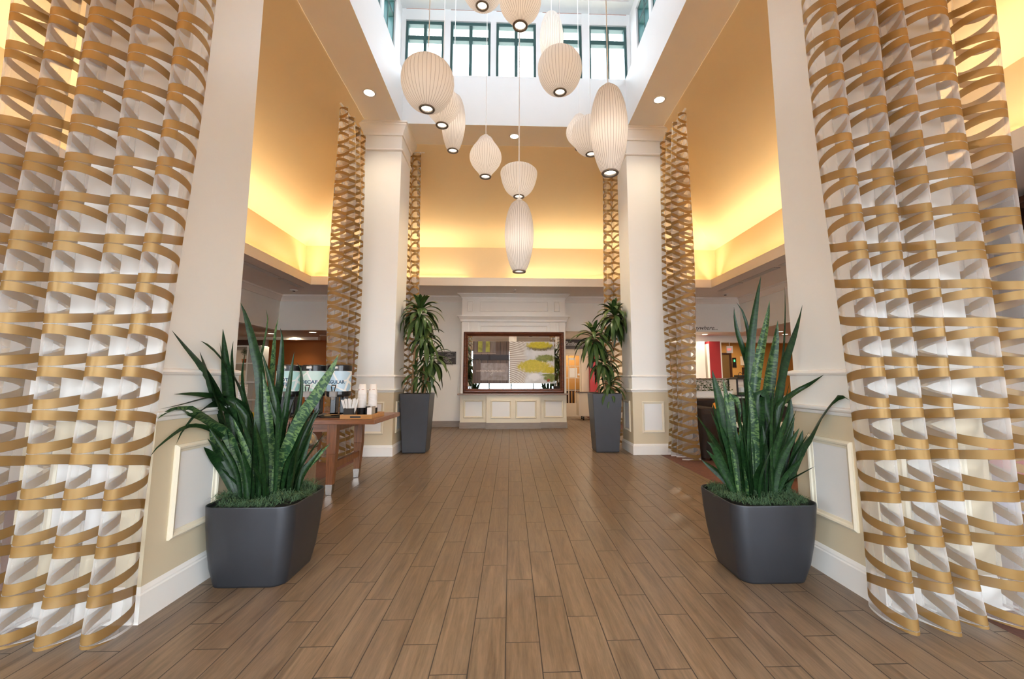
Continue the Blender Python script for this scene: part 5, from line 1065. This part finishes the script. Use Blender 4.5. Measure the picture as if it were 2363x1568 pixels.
part(MB().box(1.985, 2.55, 12.42, 12.9, .125, .785), 'body', M['cartpaint'], ca, bevel=.006); part(MB().box(1.955, 2.58, 12.39, 12.93, .785, .808), 'top', M['darkwood'], ca, bevel=.004)
for x in (2.13, 2.48):
    for y in (12.5, 12.82):
        w_ = part(MB().rings([[(x-.016+dx, y+.05*math.cos(2*PI*i/18), .05+.05*math.sin(2*PI*i/18)) for i in range(18)] for dx in (0, .032)]), 'caster', M['black'], ca)
        MB().box(x-.022, x+.022, y-.02, y+.02, .06, .125).build('fork', M['steel'], w_)
# shelves seen past the near column, orange wall passage
sh = thing('shelving_unit', 'white open shelves with a small tree, beside the orange wall passage', 'shelves', (-7.35, 12.2, 0))
for x in (-8.0, -7.28, -6.92): part(MB().box(x-.02, x+.02, 12.05, 12.4, 0, 2.1), 'upright', M['panel'], sh)
for z in (.1, .62, 1.1, 1.62, 2.1): part(MB().box(-7.98, -6.94, 12.051, 12.399, z-.015, z+.015), 'shelf', M['panel'], sh)
part(MB().box(-7.98, -6.94, 12.38, 12.398, .1, 2.1), 'back_panel', M['cartpaint'], sh)
bz = thing('small_potted_tree', 'small bushy tree in a terracotta pot on the white shelves', 'plant', (-7.45, 12.2, 1.635))
part(MB().lathe([(.045, 0), (.065, .11), (.055, .11), (.05, .09)], (-7.45, 12.2, 1.635), 16), 'pot', M['rust'], bz); part(MB().tube([(-7.45, 12.2, 1.72), (-7.45, 12.2, 1.86)], .008, 6), 'trunk', M['bark'], bz)
fb = MB(); fb.uv = []; r_ = random.Random(8)
for i in range(160):
    d = Vector((r_.gauss(0, 1), r_.gauss(0, 1), r_.gauss(0, 1))).normalized()*r_.uniform(.02, .11); p = Vector((-7.45, 12.2, 1.94))+d; a = r_.uniform(0, 6.28); l = .035
    leaf_strip_arch(fb, [p, p+Vector((math.cos(a)*l*.5, math.sin(a)*l*.5, .01)), p+Vector((math.cos(a)*l, math.sin(a)*l, 0))], Vector((-math.sin(a), math.cos(a), 0)), lambda s: .02*max(.1, math.sin(PI*min(.97, s+.03))), 5, 0)
part(fb, 'foliage', M['dracaena'], bz)
# lounge chair glimpsed through the sofa-side curtain, wall cabinet at the frame edge
rdc = thing('lounge_chair', 'red and grey lounge chair seen through the sheer curtain on the sofa side', 'armchair', (3.55, 3.25, 0))
part(MB().rrect([(3.6, 3.3, .1, .40, .42, .06), (3.6, 3.3, .40, .41, .43, .06), (3.6, 3.3, .45, .39, .41, .06)]), 'seat', M['bluefab'], rdc)
part(MB().rrect([(3.6, 3.68, .1, .40, .09, .05), (3.6, 3.72, .86, .38, .08, .05), (3.6, 3.72, .90, .34, .05, .04)]), 'backrest', M['redfab'], rdc)
for x in (3.19, 4.01): part(MB().rrect([(x, 3.27, .1, .06, .42, .04), (x, 3.27, .60, .06, .42, .04), (x, 3.27, .64, .045, .40, .04)]), 'arm', M['redfab'], rdc)
for x, y in ((3.25, 2.92), (3.95, 2.92), (3.25, 3.68), (3.95, 3.68)): part(MB().frustum((x, y, 0), (.018, .018), (x, y, .1), (.028, .028)), 'foot', M['darkwood'], rdc)
wc = thing('wall_cabinet', 'dark wood wall cabinet of glasses at the edge beyond the curtain', 'cabinet', (5.95, 4.0, 1.85))
cx0, cx1, cy0, cy1, cz0, cz1 = 5.72, 6.055, 3.0, 4.76, 1.82, 3.16
part(MB().box(cx1-.02, cx1, cy0, cy1, cz0, cz1), 'back_panel', M['darkwood'], wc)
for a in ((cy0, cy0+.06), (cy1-.06, cy1)): part(MB().box(cx0, cx1-.02, a[0], a[1], cz0, cz1), 'side', M['darkwood'], wc)
part(MB().box(cx0-.03, cx1-.02, cy0-.03, cy1+.03, cz1, cz1+.07).box(cx0, cx1-.02, cy0+.06, cy1-.06, cz1-.06, cz1-.001), 'cornice', M['darkwood'], wc); part(MB().box(cx0, cx1-.02, cy0+.06, cy1-.06, cz0, cz0+.06), 'bottom_board', M['darkwood'], wc)
for z in (2.28, 2.72): part(MB().box(cx0+.03, cx1-.02, cy0+.06, cy1-.06, z, z+.012), 'glass_shelf', M['chrome'], wc)
g0 = None
for i in range(9):
    loc = (5.86, 4.58-i*.13, 2.733); lb = 'cream tumbler on the top shelf of the dark wall cabinet'
    if g0 is None:
        g0 = thing('tumbler', lb, 'glass', loc, 'tumblers in the wall cabinet'); part(MB().lathe([(.034, 0), (.045, .15), (.041, .15), (.031, .006)], loc, 18, True, True), 'bowl', M['cartpaint'], g0, smooth=True)
    else: copy_tree(g0, None, loc, lb)
for o in bpy.data.objects:
    if '_w' in o: del o['_w']
